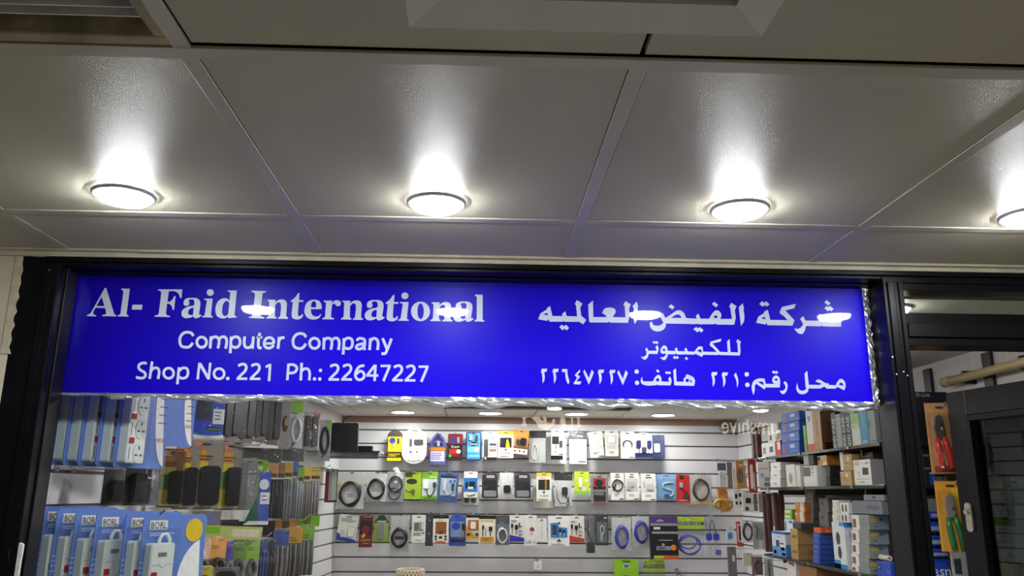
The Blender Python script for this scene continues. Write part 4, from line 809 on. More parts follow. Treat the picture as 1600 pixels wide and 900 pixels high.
def CC(px, label, coil=True):
    e = [('p',0,0,1,.30,LIME),('p',0,.12,1,.20,(62,70,30)),('t',.5,.16,.055,'COMPUTER CABLES',Wt,.92),('e',.1,.06,.06,.012,DG),('e',.5,.06,.05,.02,(220,240,160))]
    if coil: e += [('c',.5,.7,.36,.24,.005,(74,84,176),3),('c',.45,.62,.3,.18,.004,(84,94,186),2)]
    return B(px, label, 'cable', 'bagged_cable', bag=True, d=.02, els=e)
CC((1053,808,1100,870),'bag with lime COMPUTER CABLES header and blue coil, third row')
B((1102,806,1126,872),'clear bag with two blue monitor plugs, beside COMPUTER CABLES bag', 'cable', 'bagged_cable', bag=True, els=[('l',[(.4,.1),(.3,.36),(.3,.46)],.004,(70,66,70)),('l',[(.5,.1),(.66,.36),(.7,.46)],.004,(70,66,70)),('d',.06,.42,.4,.58,(44,52,170),.016),('d',.5,.42,.86,.58,(44,52,170),.016),('l',[(.24,.58),(.3,.9)],.003,(190,180,180)),('l',[(.68,.58),(.6,.9)],.003,(190,180,180)),('d',.6,.8,.94,.93,(110,90,170),.012)])
# --- lowest visible row
B((960,874,997,925),'lime green packet with blue logo oval in lowest row', col=(150,206,40), d=.012, els=[('e',.5,.2,.14,.06,(200,220,240)),('e',.5,.2,.11,.045,(60,110,180)),('c',.5,.8,.3,.3,.006,(60,66,40),2),('p',.3,.03,.7,.06,(90,130,40))])
CC((1006,875,1039,940),'bag with lime COMPUTER CABLES header in lowest row')
B((1050,892,1074,940),'clear bag with thin red looped cable in lowest row', 'cable', 'bagged_cable', bag=True, els=[('c',.5,.4,.3,.3,.002,(150,50,56),2)])
B((834,877,846,890),'tiny white plug pack alone on the lower slats', col=(238,238,234), d=.02, els=[('s',.2,.4,.8,.8,3,LG)])

# ================================================================ right-hand glass shelves and the boxes on them
XS = 1.45
ZS = [1.6+0.1333*XS, 1.6+0.0295*XS, 1.6-0.1945*XS, 1.6-0.45*XS]
M_SHELF = mat('dark_green_glass', (26,38,33), rough=0.12, var=0.15, scale=8.0, spec=0.6)
names = ['top dark glass shelf along the right wall','middle dark glass shelf along the right wall','lower dark glass shelf along the right wall','bottom dark glass shelf along the right wall']
for k, z in enumerate(ZS):
    t = thing('wall_shelf', names[k], 'shelf', (XS, 2.95, z), 0, 'dark glass shelves')
    MB().box(0,0,-0.012,0.348,1.335,0.0).build('glass_panel', M_SHELF, t, bevel=0.001)
    for y in (0.25, 0.75, 1.2):
        MB().prism_z([(0.05,y),(0.348,y),(0.348,y+0.012),(0.05,y+0.012)],-0.035,-0.0125).build('bracket', mat('steel_bracket', (60,62,64), rough=0.4, metal=0.5), t)
        MB().tube([(0.0,y+0.006,-0.006),(-0.006,y+0.006,-0.006)],0.006,8).build('edge_clip', M_CHROME, t)
pn = thing('shelf_shade_panel', 'added dark sheet for the dim space behind the right shelf boxes', 'board', (XR-.026, 2.95, .9))
MB().box(0,0,0,.016,1.6,.885).build('board', mat('shade_board', (58,50,47), rough=.5, var=.1), pn)  # added sheet; its dark colour stands for the dimness behind the boxes
def SB(k, xa, xb, yt, label, col, w=0.14, yb=None, X=None, YN=None, name='product_box', cat='box', marks=(), front=None, group=None, top=None):
    """box on shelf k: aisle face spans pixel columns xa..xb, its top at row yt (near edge); yb = its foot if it stands on another box"""
    X = XS+0.012 if X is None else X
    ym = yt+10
    ra, rb = ray(xa, ym), ray(xb, ym)
    Ya, Yb_ = X*ra.y/ra.x, X*rb.y/rb.x
    z1 = PX(xb, yt, X).z
    z0 = k if isinstance(k, float) else (ZS[k]+0.0005 if yb is None else PX(xb, yb, X).z+0.0006)
    if YN is not None:                 # the face towards the window spans xa..xb at depth YN
        pa_, pb_ = PY(xa, ym, YN), PY(xb, ym, YN); X, w, Yb_, Ya = pa_.x, pb_.x-pa_.x, YN, YN+.12
        z1 = PY(xa, yt, YN).z; z0 = k if isinstance(k, float) else (ZS[k]+.0005 if yb is None else PY(xa, yb, YN).z+.0006)
    L, H = Ya-Yb_, z1-z0
    t = thing(name, label, cat, (X, Yb_, z0), 0, group)
    MB().box(0,0,0,w,L,H).build('carton', pm(col, 0.45), t, bevel=0.0012)
    for e in marks:                    # on the aisle face: u 0 = far end, 1 = near end; v 0 = top
        if e[0] == 't':
            _, u, v, hh, s, c = e[:6]; rot = e[6] if len(e) > 6 else 0
            vs, fs, tw = text_mesh(s); ca, sa = math.cos(rot), math.sin(rot); q = hh*H; b = MB()
            lim = (L if abs(ca) > .5 else H)*0.9; sx = min(q, lim/tw); q2 = min(q, sx*1.3)
            P_ = [((x*sx)*ca-((z-.5)*q2)*sa, (x*sx)*sa+((z-.5)*q2)*ca) for x, z in vs]
            b.add([(-0.0009, (1-u)*L-px_, (1-v)*H+pz_) for px_, pz_ in P_], fs); b.build('printed_text', pm(c), t)
        elif e[0] == 'e':
            _, u, v, ru, rv, c = e
            MB().add([(-0.0008, (1-u)*L+ru*L*math.cos(a), (1-v)*H+rv*H*math.sin(a)) for a in [2*math.pi*i/16 for i in range(16)]], [tuple(range(16))[::-1]]).build('printed_disc', pm(c), t)
        else:
            a, b_, c, d_, cc = e
            MB().box(-0.0006, (1-c)*L, (1-d_)*H, 0.0006, (1-a)*L, (1-b_)*H).build('printed_panel', pm(cc), t)
    for e in (front or ()):            # on the face towards the window
        if e[0] == 't':
            _, u, v, hh, s, c = e[:6]; vs, fs, tw = text_mesh(s); q = hh*H; sx = min(q, w*.9/tw); rot = e[6] if len(e) > 6 else 0; ca, sa = math.cos(rot), math.sin(rot)
            b = MB(); b.add([(u*w+(x*sx)*ca-((z-.5)*q)*sa, -0.0009, (1-v)*H+(x*sx)*sa+((z-.5)*q)*ca) for x, z in vs], fs); b.build('printed_text', pm(c), t)
        else:
            a, b_, c, d_, cc = e
            MB().box(a*w, -0.0006, (1-d_)*H, c*w, 0.0006, (1-b_)*H).build('printed_panel', pm(cc), t)
    return t
GB = 'boxes on the right-hand shelves'
# --- top shelf, from the far end
SB(0,1190,1211,690,'white gadget box at far end of top shelf, lower', (226,226,224), .16, marks=[(.12,.3,.3,.75,GR),(.6,.3,.85,.7,DG)])
SB(0,1200,1212,674,'small white box on the far white box, top shelf', (220,220,218), .14, 690, marks=[(.2,.3,.5,.8,DG)])
SB(0,1203,1213,660,'topmost tiny white box at far end of top shelf', (206,206,204), .12, 674)
SB(0,1212,1220,688,'red and white box between white boxes and blue stack', (196,48,40), .14, marks=[(.4,.1,.9,.6,Wt)])
SB(0,1213,1220,671,'white box with two dark devices resting on red box', (226,226,224), .12, 688, marks=[(.15,.3,.45,.9,DG),(.55,.3,.85,.9,DG)])
for i, (yt, yb) in enumerate(((689,None),(672.5,689),(656.5,672.5),(641,656.5))):
    SB(0,1221,1249,yt,['lowest','second','third','topmost'][i]+' of four stacked blue boxes on top shelf', (36,92,190), .16, yb, group='stack of blue boxes', marks=[(.5,.18,.75,.5,(180,200,220)),(.1,.3,.22,.9,(150,80,90)),(.5,.7,.9,.78,(120,160,220))], front=[(.1,.2,.5,.4,(60,120,210))])
SB(0,1255,1259,664,'thin green box beside tall white and red box', (120,180,40), .14)
SB(0,1258,1268,634,'tall white box with red foot on top shelf', (226,226,224), .12, marks=[(0,.84,1,1,(214,58,48)),(.25,.22,.7,.28,GR),(.4,.28,.6,.34,GR)])
SB(0,1268,1281,637,'tall tan carton, perforated side toned dark for shade, on top shelf', (190,146,92), .11, marks=[('t',.5,.35,.08,'MULTIMEDIA',(90,60,40),-1.571),('t',.5,.85,.07,'C E',(70,50,40))], front=[(0,0,1,1,(104,74,54)),(.1,.82,.95,.86,(70,50,38)),(.1,.88,.95,.92,(70,50,38)),(.1,.94,.95,.98,(70,50,38))])  # window-side face painted dark brown for its shadow; slots are perforations
for i, (a, b, c, y) in enumerate(((1298,1305,(24,24,28),644),(1305,1313,(150,152,156),646),(1313,1320,(26,26,30),642),(1320,1328,(24,24,28),641))):
    SB(0,a,b,y,['first black drive case box from the tan carton','silver grey drive case box between black ones','second black drive case box, right of the silver one','third black drive case box beside green box'][i], c, .15, group='drive case boxes', marks=[('t',.5,.62,.5,'HDD CASE',Wt,1.571)] if i != 1 else [(.1,.05,.9,.1,(110,110,114))], front=[(0,0,1,.06,c)])
SB(0,1328,1341,637,'green and white upright software box on top shelf', (196,206,190), .12, marks=[(0,0,1,.4,(122,172,70)),(0,.4,1,.55,(160,190,130))])
SB(0,1342,1354,639,'teal upright software box on top shelf', (36,140,170), .12, marks=[('t',.5,.3,.1,'software',(160,210,220),1.571),('t',.5,.92,.08,'ACER',Wt)])
SB(0,1355,1366,640,'grey box with dark disc nearest the mullion, top shelf', (128,134,136), .11, marks=[('e',.2,.4,.2,.12,DG),(.3,.9,.8,.95,DG)])
# --- middle shelf
SB(1,1184,1202,722,'grey flat box with blue arrow at far end of middle shelf', (150,148,146), .10, marks=[(.05,.2,.9,.28,(150,90,90)),(.2,.42,.5,.58,(50,100,170)),(.55,.6,.95,.75,DG),(.5,.8,.95,.95,K)])
for i, (yt, yb) in enumerate(((748,None),(735,748),(721.5,735))):
    SB(1,1204,1219.5,yt,['bottom','middle','top'][i]+' one of three stacked white boxes, middle shelf', (232,231,228), .10, yb, group='stack of white boxes', marks=[('t',.5,.5,.3,'adapter',GR)])
SB(1,1228,1242,725,'upright white box with brown oval print, middle shelf', (228,226,218), .05, marks=[('e',.5,.62,.2,.24,(170,150,144))])
SB(1,1243.5,1250,727,'narrow plain white box pressed against the upright white one', (222,220,212), .05)
SB(1,1255,1276,727,'white box with grey-green window on middle shelf', (234,234,232), .075, marks=[(.02,.05,.55,.5,(96,100,84)),(.62,.05,.9,.08,DG),(.65,.15,.75,.2,DG),(.65,.3,.75,.35,DG)])
SB(1,1255.5,1263,709,'silver box stacked on the windowed white box', (176,178,180), .06, 726.5)
SB(1,1264,1271,710,'black slim box stacked beside the silver one', (40,40,44), .06, 726.5)
SB(1,1291,1297,743,'lower of two black boxes with white stickers', (30,29,31), .12, X=XS+.03, group='black stickered boxes', front=[(.55,.25,.8,.7,(216,216,214)),('t',.35,.6,.16,'HDD',GR)])
SB(1,1291,1297,727.5,'upper of two black boxes with white stickers', (32,31,33), .12, 743, X=XS+.03, group='black stickered boxes', front=[(.5,.25,.75,.7,(210,210,208)),('t',.3,.6,.16,'HDD',GR)])
SB(1,1278,1292,711,'orange box with white fruit print above black boxes', (206,132,40), .10, 727, X=XS+.03, marks=[(0,0,1,1,(232,226,214)),('e',.35,.65,.25,.3,(230,150,50)),('e',.75,.4,.22,.3,(236,166,70)),(.05,.15,.3,.4,DG)])
SB(1,1313,1330,736,'lower tan kraft box beside black boxes', (196,158,100), .05, X=XS+.02, marks=[(.5,.15,.75,.4,(226,216,190)),(.25,.45,.5,.5,(60,40,30)),('t',.5,.6,.08,'CONVERTER',(110,80,50))])
SB(1,1317,1331,709,'upper tan kraft box beneath the top shelf', (190,152,96), .05, 735.5, X=XS+.03, marks=[(.45,.15,.7,.42,(222,212,186)),(.25,.5,.5,.54,(60,40,30))])
SB(1,1312,1317,706,'thin white carton behind the upper tan box', (222,222,218), .04, 735.5, X=XS+.03)
SB(1,1333,1360,717,'white drive dock box with grey side, nearest on middle shelf', (234,232,224), .05, marks=[(.05,.06,.35,.22,(214,190,140)),('t',.82,.14,.09,'HDD',K),('t',.3,.5,.06,'USB 3.0',DG),('t',.3,.62,.06,'SATA',DG),(.52,.32,.85,.6,(46,46,50)),(.1,.75,.9,.77,GR),(.3,.84,.6,.9,(200,180,150))], front=[(0,0,1,1,(150,149,152))])
SB(1,1336,1364,706,'dark brown carton lying on the white drive dock box', (52,42,38), .10, 716.5, X=XS+.06, marks=[('t',.5,.5,.5,'Conversion',(130,116,100))])
# --- lower shelf
SB(2,1206,1227,832,'blue and white wireless adapter box at far end, lower shelf', (212,222,236), .10, marks=[(0,0,1,.1,(50,100,180)),(0,.62,1,1,(90,150,220)),(.3,.35,.55,.62,(60,70,90)),(.6,.45,.85,.5,K),(.65,.55,.9,.75,(240,240,240)),(.1,.78,.3,.92,(40,80,160)),(.7,.85,.95,.95,(30,60,120)),('t',.55,.2,.07,'Bluetooth',(60,90,150))], front=[(0,0,1,.08,(50,100,180)),(0,.5,1,1,(90,140,210))])
SB(2,1236,1247,851,'lower of two brown HDMI cartons', (184,146,88), .09, group='brown cartons', marks=[('t',.5,.5,.22,'HDMI',(70,50,30))], front=[('t',.7,.5,.2,'CE',(90,66,40))])
SB(2,1235,1246,827,'upper of two brown HDMI cartons', (188,150,92), .09, 851, group='brown cartons', marks=[('t',.5,.5,.22,'HDMI',(70,50,30))], front=[('t',.7,.5,.2,'CE',(90,66,40))])
SB(2,1239,1252,817.5,'flat charcoal box lying on the brown cartons', (62,64,68), .07, 827)
SB(2,1226,1240,812,'white and pale blue box behind the brown cartons', (214,222,232), .08, 832, X=XS+.08, marks=[(.5,.1,.9,.3,(80,120,190)),(.1,.2,.2,.9,(60,70,80))])
for i, (yt, yb) in enumerate(((804,812),(796,804))):
    SB(2,1226,1238,yt,['lower','upper'][i]+' small lime and white box high on lower shelf', (140,186,44), .07, yb, X=XS+.08, group='lime boxes', marks=[(.1,.25,.75,.75,(230,234,220))])
for i, (yt, yb) in enumerate(((800,816),(785,800))):
    SB(2,1243,1258,yt,['lower','upper'][i]+' orange and white box stacked on lower shelf', (206,124,62), .06, yb, X=XS+.07, group='orange and white boxes', marks=[(.5,0,.85,1,(232,224,208)),(.0,.1,.3,.4,(232,190,150))])
for i, (yt, yb) in enumerate(((811,826),(795.5,811),(780,795.5),(766,780))):
    SB(2,1258,1271,yt,['lowest','second','third','topmost'][i]+' grey-brown box of the left grey stack, lower shelf', (104,96,92), .055, yb, X=XS+.09, group='left stack of grey-brown boxes', marks=[(.3,.3,.75,.75,(140,92,80))])
for i, (yt, yb) in enumerate(((801,824),(778.5,801))):
    SB(2,1280,1294,yt,['lower','upper'][i]+' tall grey box of the right grey stack', (112,110,110), .055, yb, X=XS+.09, group='right stack of grey boxes', marks=[('e',.4,.35,.15,.12,DG)])
ys_ = [876,868,859.5,851,842,833.5]
for i in range(6):
    SB(2,1271,1281,ys_[i]-0.0,['lowest','second','third','fourth','fifth','topmost'][i]+' flat blue box in the stack of six, lower shelf', (44,84,176), .10, None if i == 0 else ys_[i-1], group='stack of flat blue boxes', marks=[(.2,.3,.7,.6,(90,130,210))], front=[(.05,.1,.95,.2,(70,110,200))])
SB(2,1272,1283,825,'orange red box lying on the flat blue stack', (226,92,44), .10, 833.5, front=[('t',.5,.5,.5,'All Video',(244,220,200))])
SB(2,1300,1319,817,'tall white and blue scanner box, lower shelf', (226,230,236), .06, marks=[(0,.82,.5,1,(46,140,206)),(0,.9,1,1,(46,140,206)),('e',.45,.35,.16,.14,DG),('e',.5,.65,.14,.14,DG),(.6,0,1,.08,(70,160,216))], front=[(0,0,1,.1,(60,150,214)),('t',.4,.25,.07,'20',(120,150,200)),('t',.5,.55,.05,'SCANNER',GR,1.571)])
for i, (yt, yb) in enumerate(((804.5,816.5),(793,804.5),(781.5,793))):
    SB(2,1301,1311,yt,['bottom','middle','top'][i]+' small white box with yellow mark above scanner box', (226,226,220), .05, yb, group='small white yellow-marked boxes', marks=[(.7,.3,.92,.75,(206,190,50))])
for i, (yt, yb) in enumerate(((802.5,817),(785.5,802.5))):
    SB(2,1313,1326,yt,['lower','upper'][i]+' white box with two black pens above scanner box', (232,232,228), .05, yb, group='white two-pen boxes', marks=[(.22,.2,.38,.85,K),(.62,.2,.78,.85,K)])
zs5 = [885.5,867,848.5,829.5,805]
for i in range(5):
    SB(2,1331,1342,zs5[i],['lowest','second','third','fourth','topmost'][i]+' red and white carton in narrow stack right of scanner box', (228,226,222), .03, None if i == 0 else zs5[i-1], group='narrow stack of red and white cartons', marks=[(.15,.25,.6,.8,(150,84,76)),(.65,.2,.95,.9,(240,240,236))])
zs4 = [873.5,851,828,805]
for i in range(4):
    SB(2,1343,1358,zs4[i],['lowest','second','third','topmost'][i]+' grey-green carton with yellow sticker, lower shelf', (140,148,144), .075, None if i == 0 else zs4[i-1], group='stack of grey-green cartons', marks=[(.0,.3+.15*q,1,.33+.15*q,(116,124,120)) for q in range(4)], front=[(.08,.25,.42,.48,(196,166,40)),(.52,.2,.72,.4,(60,110,160)),(.2,.72,.4,.8,(90,110,130))])
SB(2,1332,1378,783,'long slate grey carton lying on the grey-green stack', (116,122,130), .10, 804.6, X=XS+.02, marks=[('t',.7,.5,.3,'NETWORK',(90,100,130))])
SB(2,1350,1382,773,'flat pale grey carton on top of slate carton', (140,142,146), .10, 782.6, X=XS+.03, marks=[(.4,.3,.6,.6,K)])
t_ = SB(2,1371,1392,880,'blue box with white roll on it, near end of lower shelf', (34,74,186), .08, X=XS-.0+.012, marks=[(.05,.2,.3,.55,(30,34,50)),('t',.17,.38,.14,'KB',Wt),('t',.8,.6,.12,'GB',(200,210,240))])
r_ = PX(1385,880,XS+.05)
roll = thing('paper_roll', 'small cream roll lying on the near blue box', 'roll', (r_.x, r_.y, PX(1392,880,XS+.012).z+0.0105))
MB().tube([(0,-0.03,0),(0,0.04,0)],0.0098,14).build('roll_body', pm((222,216,190)), roll); MB().tube([(0,-0.0306,0),(0,-0.0302,0)],0.004,10).build('core', pm((120,100,70)), roll)
# --- under the lower shelf
SB(ZS[3]+0.0005,1231,1244,888,'lower white box with red cable print under lower shelf', (226,222,216), .06, group='red cable boxes', marks=[('e',.5,.5,.3,.2,(170,70,60))])
SB(2,1230,1244,877,'upper white box with red cable print under lower shelf', (226,222,216), .06, 888, group='red cable boxes', marks=[('e',.5,.5,.3,.2,(170,70,60)),('e',.75,.7,.1,.1,K)])
SB(ZS[3]+0.0005,1250,1276,888,'brown carton in shade under lower shelf', (150,104,62), .16, marks=[(.3,.2,.7,.24,(110,74,44))])
# --- seen through the doorway, further along the shelves
SB(0,1428,1480,612,'black router box with D-Link lettering, seen through the doorway', (22,24,34), YN=2.99, name='router_box', marks=[(0,0,1,1,(84,110,160))], front=[('t',.28,.06,.075,'D-Link',(214,214,214)),(0,0,.03,1,(110,136,190)),(.2,.2,.9,.22,(44,46,60)),(.4,.5,.9,.95,(50,34,40))])
SB(1,1440,1452,690,'dark narrow box under the router box', (34,33,36), YN=2.975, front=[(.1,.3,.8,.34,GR),(.1,.6,.8,.64,GR)])
SB(1,1453,1475,738,'blue and black USB3.0 box on middle shelf in doorway', (30,34,50), YN=2.975, front=[(0,0,1,.12,(200,196,110)),(0,.12,.4,1,(40,78,180)),('t',.7,.5,.32,'USB3.0',(220,220,224))])
SB(1,1454,1468,700,'white carton behind the red-handled crimping tool', (214,214,206), YN=3.0, yb=738)
zq = [877,862,841.5,820,800]
for i in range(4):
    SB(2,1449,1482,zq[i+1],['lowest','second','third','topmost'][i]+' blue box in doorway stack with silver label', (30,70,180), YN=2.975, yb=zq[i], group='doorway stack of blue boxes', front=[(.2,.12,.98,.42,(150,160,180)),(.1,.52,.98,.8,(30,34,60)),(.14,.58,.28,.74,LG),(.36,.58,.5,.74,LG),(.58,.58,.72,.74,LG),(.8,.58,.94,.74,LG)])
SB(2,1449,1478,779,'grey carton lying on the doorway blue stack', (120,124,132), YN=2.9755, yb=800)
SB(2,1486,1512,862,'white carton with green emblem below the green-handled tool', (224,224,218), YN=2.975, front=[(.15,.25,.55,.8,(50,90,90))])
SB(2,1453,1484,877.5,'white-edged blue box under the doorway blue stack', (30,70,180), YN=2.975, front=[(0,0,.1,1,(230,230,230)),('t',.6,.5,.6,'asn',Wt)])

# ================================================================ hung packets near the back right corner
XC = 1.70
def C(px, Y, label, cat='packet', **k):
    nm = k.pop('name', 'hung_packet'); kw = dict(group='packets hung in back right corner'); kw.update(k)
    t = packet(px, Y, nm, label, cat, **kw)
    hook_x(t, XR-.0095, 'wire hook out of the right slatwall holding a packet', 'wire hooks on right wall'); return t
DR = (84,34,34)
C((1120,716,1136,764),5.55,'silver foil clamshell, first of the corner packets', bag=True, els=[('p',.1,.16,.9,.4,(70,74,100)),('d',.2,.45,.8,.95,(196,198,200),.012)])
C((1136,720,1150,765),5.45,'brown tinted bag in corner beside silver clamshell', bag=True, els=[('p',.05,.05,.6,.95,(128,104,94)),('d',.55,.25,.95,.95,(206,206,206),.012)])
C((1150,720,1165,763),5.3,'amber card with grey mouse in back right corner', col=(206,142,52), d=.01, els=[('e',.35,.55,.34,.28,(104,100,98)),('p',.3,.12,.7,.2,(230,200,170)),('b',.05,.25,.95,.95,.02)])
C((1169,718,1181,770),4.7,'red and white slim packet hanging at shelf end', col=(176,48,46), d=.012, els=[('p',.2,.16,.55,.88,(236,234,230)),('p',.6,.4,.75,.92,(220,210,206))])
C((1162,718,1170,748),4.8,'coiled white cord hanging beside red slim packet', 'cable', bag=True, name='bagged_cable', els=[('c',.5,.2,.35,.15,.003,Wt,2),('l',[(.6,.3),(.3,.7),(.6,.95)],.003,Wt)])
C((1174,660,1180,716),4.75,'white-edged black strip pack left of the top shelf end', col=(40,34,36), d=.012, els=[('p',0,.0,.3,1,(206,206,204)),('p',.4,.6,.9,.9,(150,40,44))])
C((1180,668,1189,722),4.55,'dark red glossy strip pack at the top shelf end', col=DR, d=.012, els=[('p',.1,.1,.3,.9,(140,120,120)),('p',.5,.55,.8,.8,(170,40,44)),('b',.0,.05,1,.98,.015)])
C((1121,763,1136,800),5.5,'orange folded card hanging low in corner', col=(214,138,50), d=.008, tilt=-.12, els=[('p',.2,.05,.9,.3,(190,104,60))])
C((1112,776,1146,800),5.35,'yellow wrapped bundle of cables in the corner', 'cable', bag=True, name='bagged_cable', els=[('c',.4,.5,.3,.3,.008,(190,146,30),3),('c',.65,.55,.25,.3,.008,(176,130,24),3)])
C((1146,765,1160,793),5.2,'white card with black icons, left one under amber card', col=(226,226,218), d=.008, els=[('d',.15,.25,.4,.5,K,.004),('d',.55,.2,.85,.4,DG,.004),('e',.3,.75,.12,.1,K),('e',.7,.75,.12,.1,K)])
C((1160,766,1175,800),5.0,'white card with black plug icons, right one under amber card', col=(222,222,214), d=.008, els=[('d',.3,.35,.8,.6,K,.006),('e',.4,.85,.2,.1,DG)])
C((1175,768,1193,802),4.9,'clear pack of two grey earphones near shelf end', bag=True, els=[('d',.1,.1,.4,.9,(120,112,104),.014),('d',.55,.1,.85,.95,(150,144,138),.014)])
for i, (px, Y) in enumerate((((1193,768,1198,862),4.45),((1199,772,1206,862),4.4),((1209,770,1216,832),4.32),((1217,772,1225,832),4.3))):
    C(px, Y, ['first','second','third','fourth'][i]+' dark red glossy strip pack from the left, under middle shelf', col=[DR,(70,30,32),(96,34,34),(80,28,32)][i], d=.012, group='dark red strip packs', els=[('p',.2,.04,.4,.96,(130,70,70)),('b',0,.02,1,.99,.012)])
C((1201,770,1210,822),4.5,'white blister strip between dark red packs', col=(206,206,206), d=.01, els=[('p',.2,.3,.8,.6,(230,230,230))])
C((1136,823,1147,846),5.2,'white and blue little card low in the corner', col=(210,218,224), d=.008, tilt=.1, els=[('e',.5,.62,.35,.25,(60,140,200))])
C((1151,815,1160,854),5.1,'red and white framed card low in the corner', col=(196,50,52), d=.008, els=[('p',.15,.1,.85,.8,(236,226,222)),('p',.3,.15,.7,.76,(74,34,38))])
C((1158,812,1176,848),4.95,'white card with black cable ring near shelf end', 'cable', name='bagged_cable', col=(232,233,234), d=.008, els=[('c',.5,.52,.36,.36,.005,K,2)])
C((1176,815,1194,860),4.85,'clear bag of grey cable and white tag near shelf end', bag=True, els=[('p',.03,.03,.97,.95,(178,182,182)),('l',[(.3,.1),(.4,.4),(.3,.6)],.004,(100,100,100)),('d',.6,.2,.85,.6,(150,152,150),.01),('p',.5,.65,.8,.95,(226,226,222))])
C((1137,854,1150,900),5.0,'grey card pack hanging at the bottom of the corner', col=(120,118,122), d=.01, els=[('p',.5,.3,.8,.5,(220,220,220)),('s',.2,.6,.8,.66,1,BLU)])
C((1160,864,1174,884),4.6,'cream tape roll card below the cable ring card', col=(214,206,186), d=.02)
C((1174,868,1192,900),4.5,'brown-tinted bag with wrapped cable under lower shelf end', bag=True, els=[('p',.05,.05,.95,.95,(146,122,120)),('c',.5,.5,.3,.3,.005,(110,80,80),2)])
C((1194,872,1208,902),4.45,'white ribbed cable bag under the lower shelf', bag=True, els=[('p',.05,.05,.95,.95,(206,204,204)),('l',[(.4,.1),(.5,.9)],.004,GR)])

# ================================================================ doorway: tools, pipe, open door
def tool_card(px, Y, label, card, handle, bodyc, top=None):
    t = packet(px, Y, 'crimping_tool', label, 'tool', col=card, d=.006, yaw=-0.25, els=())
    x0, y0, x1, y1 = px; s = mpp((x0+x1)/2, (y0+y1)/2, Y); h = (y1-y0)*s; w = (x1-x0)*s
    hd = [(-.22,-.2),(-.05,-.17),(.04,-.2),(.08,-.42),(-.02,-.5),(-.22,-.52),(-.28,-.34)]
    MB().prism([(u*w, v*h) for u, v in hd], -.022, -.0065).build('jaw', dev(bodyc), t, bevel=.002)
    MB().tube([(-.02*w,-.028,-.37*h),(-.02*w,-.006,-.37*h)], .006, 10).build('pivot', M_CHROME, t)
    for pts in ([(-.2,-.5),(-.2,-.62),(-.16,-.78),(-.1,-.93)], [(.02,-.48),(.1,-.6),(.18,-.75),(.2,-.92)]):
        MB().tube([(u*w, -.016, v*h) for u, v in pts], [.008,.0105,.0115,.010], 8).build('handle', dev(handle, .3), t, smooth=True)
    parts(t, w, h, .006, [('b',.02,.14,.98,.98,.034)]+(top or []))
    return t
tool_card((1452,630,1492,740),2.89,'crimping tool with red handles on orange card in doorway',(206,150,92),(206,44,36),(58,56,56),[('p',.1,.88,.95,.97,(170,60,56))])
tool_card((1468,752,1510,862),2.885,'crimping tool with green handles on yellow card in doorway',(226,160,44),(30,112,60),(130,126,122),[('g',[(.5,.1),(.95,.08),(.95,.6),(.8,.5)],(240,200,60))])
for (px, py, Y, lab) in ((1472,634,2.89,'chrome hook holding the red-handled crimping tool'),(1489,756,2.885,'chrome hook holding the green-handled crimping tool')):
    p = PY(px, py, Y); t = thing('display_hook', lab, 'hook', (p.x, p.y, p.z))
    MB().tube([(0,.075,0),(0,-.012,0),(0,-.024,.012)], .0022, 6).build('prong', M_CHROME, t)
    MB().box(-.012,.073,-.012,.012,.079,.012).build('back_clip', M_CHROME, t)
pipe = thing('wall_pipe', 'beige plastic conduit pipe high on the right wall', 'pipe', (0,0,0))
pa, pb = PX(1478,597,1.78), PX(1600,566,1.78); dirp = (pb-pa).normalized(); end = pa+dirp*((pa.y-2.14)/-dirp.y)
M_PIPE = mat('beige_pvc', (196,176,128), rough=0.4, var=0.1, scale=12.0)
MB().tube([pa, end], .0165, 16).build('tube', M_PIPE, pipe, smooth=True)
MB().tube([pa-dirp*.012, pa+dirp*.035], .0200, 16).build('end_collar', M_PIPE, pipe, smooth=True)
for q in (.12, .45): 
    c = pa+dirp*q; MB().box(c.x-.004,c.y-.008,c.z-.024,XR-.0085,c.y+.008,c.z+.024).build('clip', mat('black_clip',(34,32,34),rough=.5), pipe)
# the open glazed door leaf, swung into the shop
hx, hy = 1.79, 2.09; ang = math.radians(180-80); LW = .74
door = thing('glazed_door', 'black framed glass door standing open into the shop', 'door', (hx, hy, 0), 0)
door.rotation_euler = (0, 0, ang); door['kind'] = 'thing'
zt = 1.958
def db(x0, z0, x1, z1, nm, y0=-.022, y1=.022, m=M_ALU): return MB().box(x0,y0,z0,x1,y1,z1).build(nm, m, door, bevel=.0015)
db(LW-.085,.02,LW,zt,'lock_stile'); db(0,.02,.06,zt,'hinge_stile'); db(.06,zt-.085,LW-.085,zt,'top_rail'); db(.06,.02,LW-.085,.16,'bottom_rail')
db(.06,zt-.105,LW-.085,zt-.0855,'glazing_bead',-.026,.026,M_ALU2); db(LW-.097,.16,LW-.0855,zt-.105,'glazing_bead',-.026,.026,M_ALU2)
MB().box(.06,-.003,.16,LW-.085,.003,zt-.10).build('glass_pane', clear_mat('door_glass',(180,186,190),rough=.01,base=.06), door)
lk = PY(1508,805,2.72)
MB().prism(rrect(LW-.058,lk.z-.055,LW-.030,lk.z+.04,.012), .0225, .030).build('lock_plate', mat('worn_chrome',(190,184,170),rough=.25,metal=.8,var=.2), door, bevel=.002)
MB().tube([(LW-.044,.030,lk.z+.01),(LW-.044,.040,lk.z+.01)], .009, 12).build('lock_cylinder', mat('worn_chrome',(190,184,170),rough=.25,metal=.8,var=.2), door)
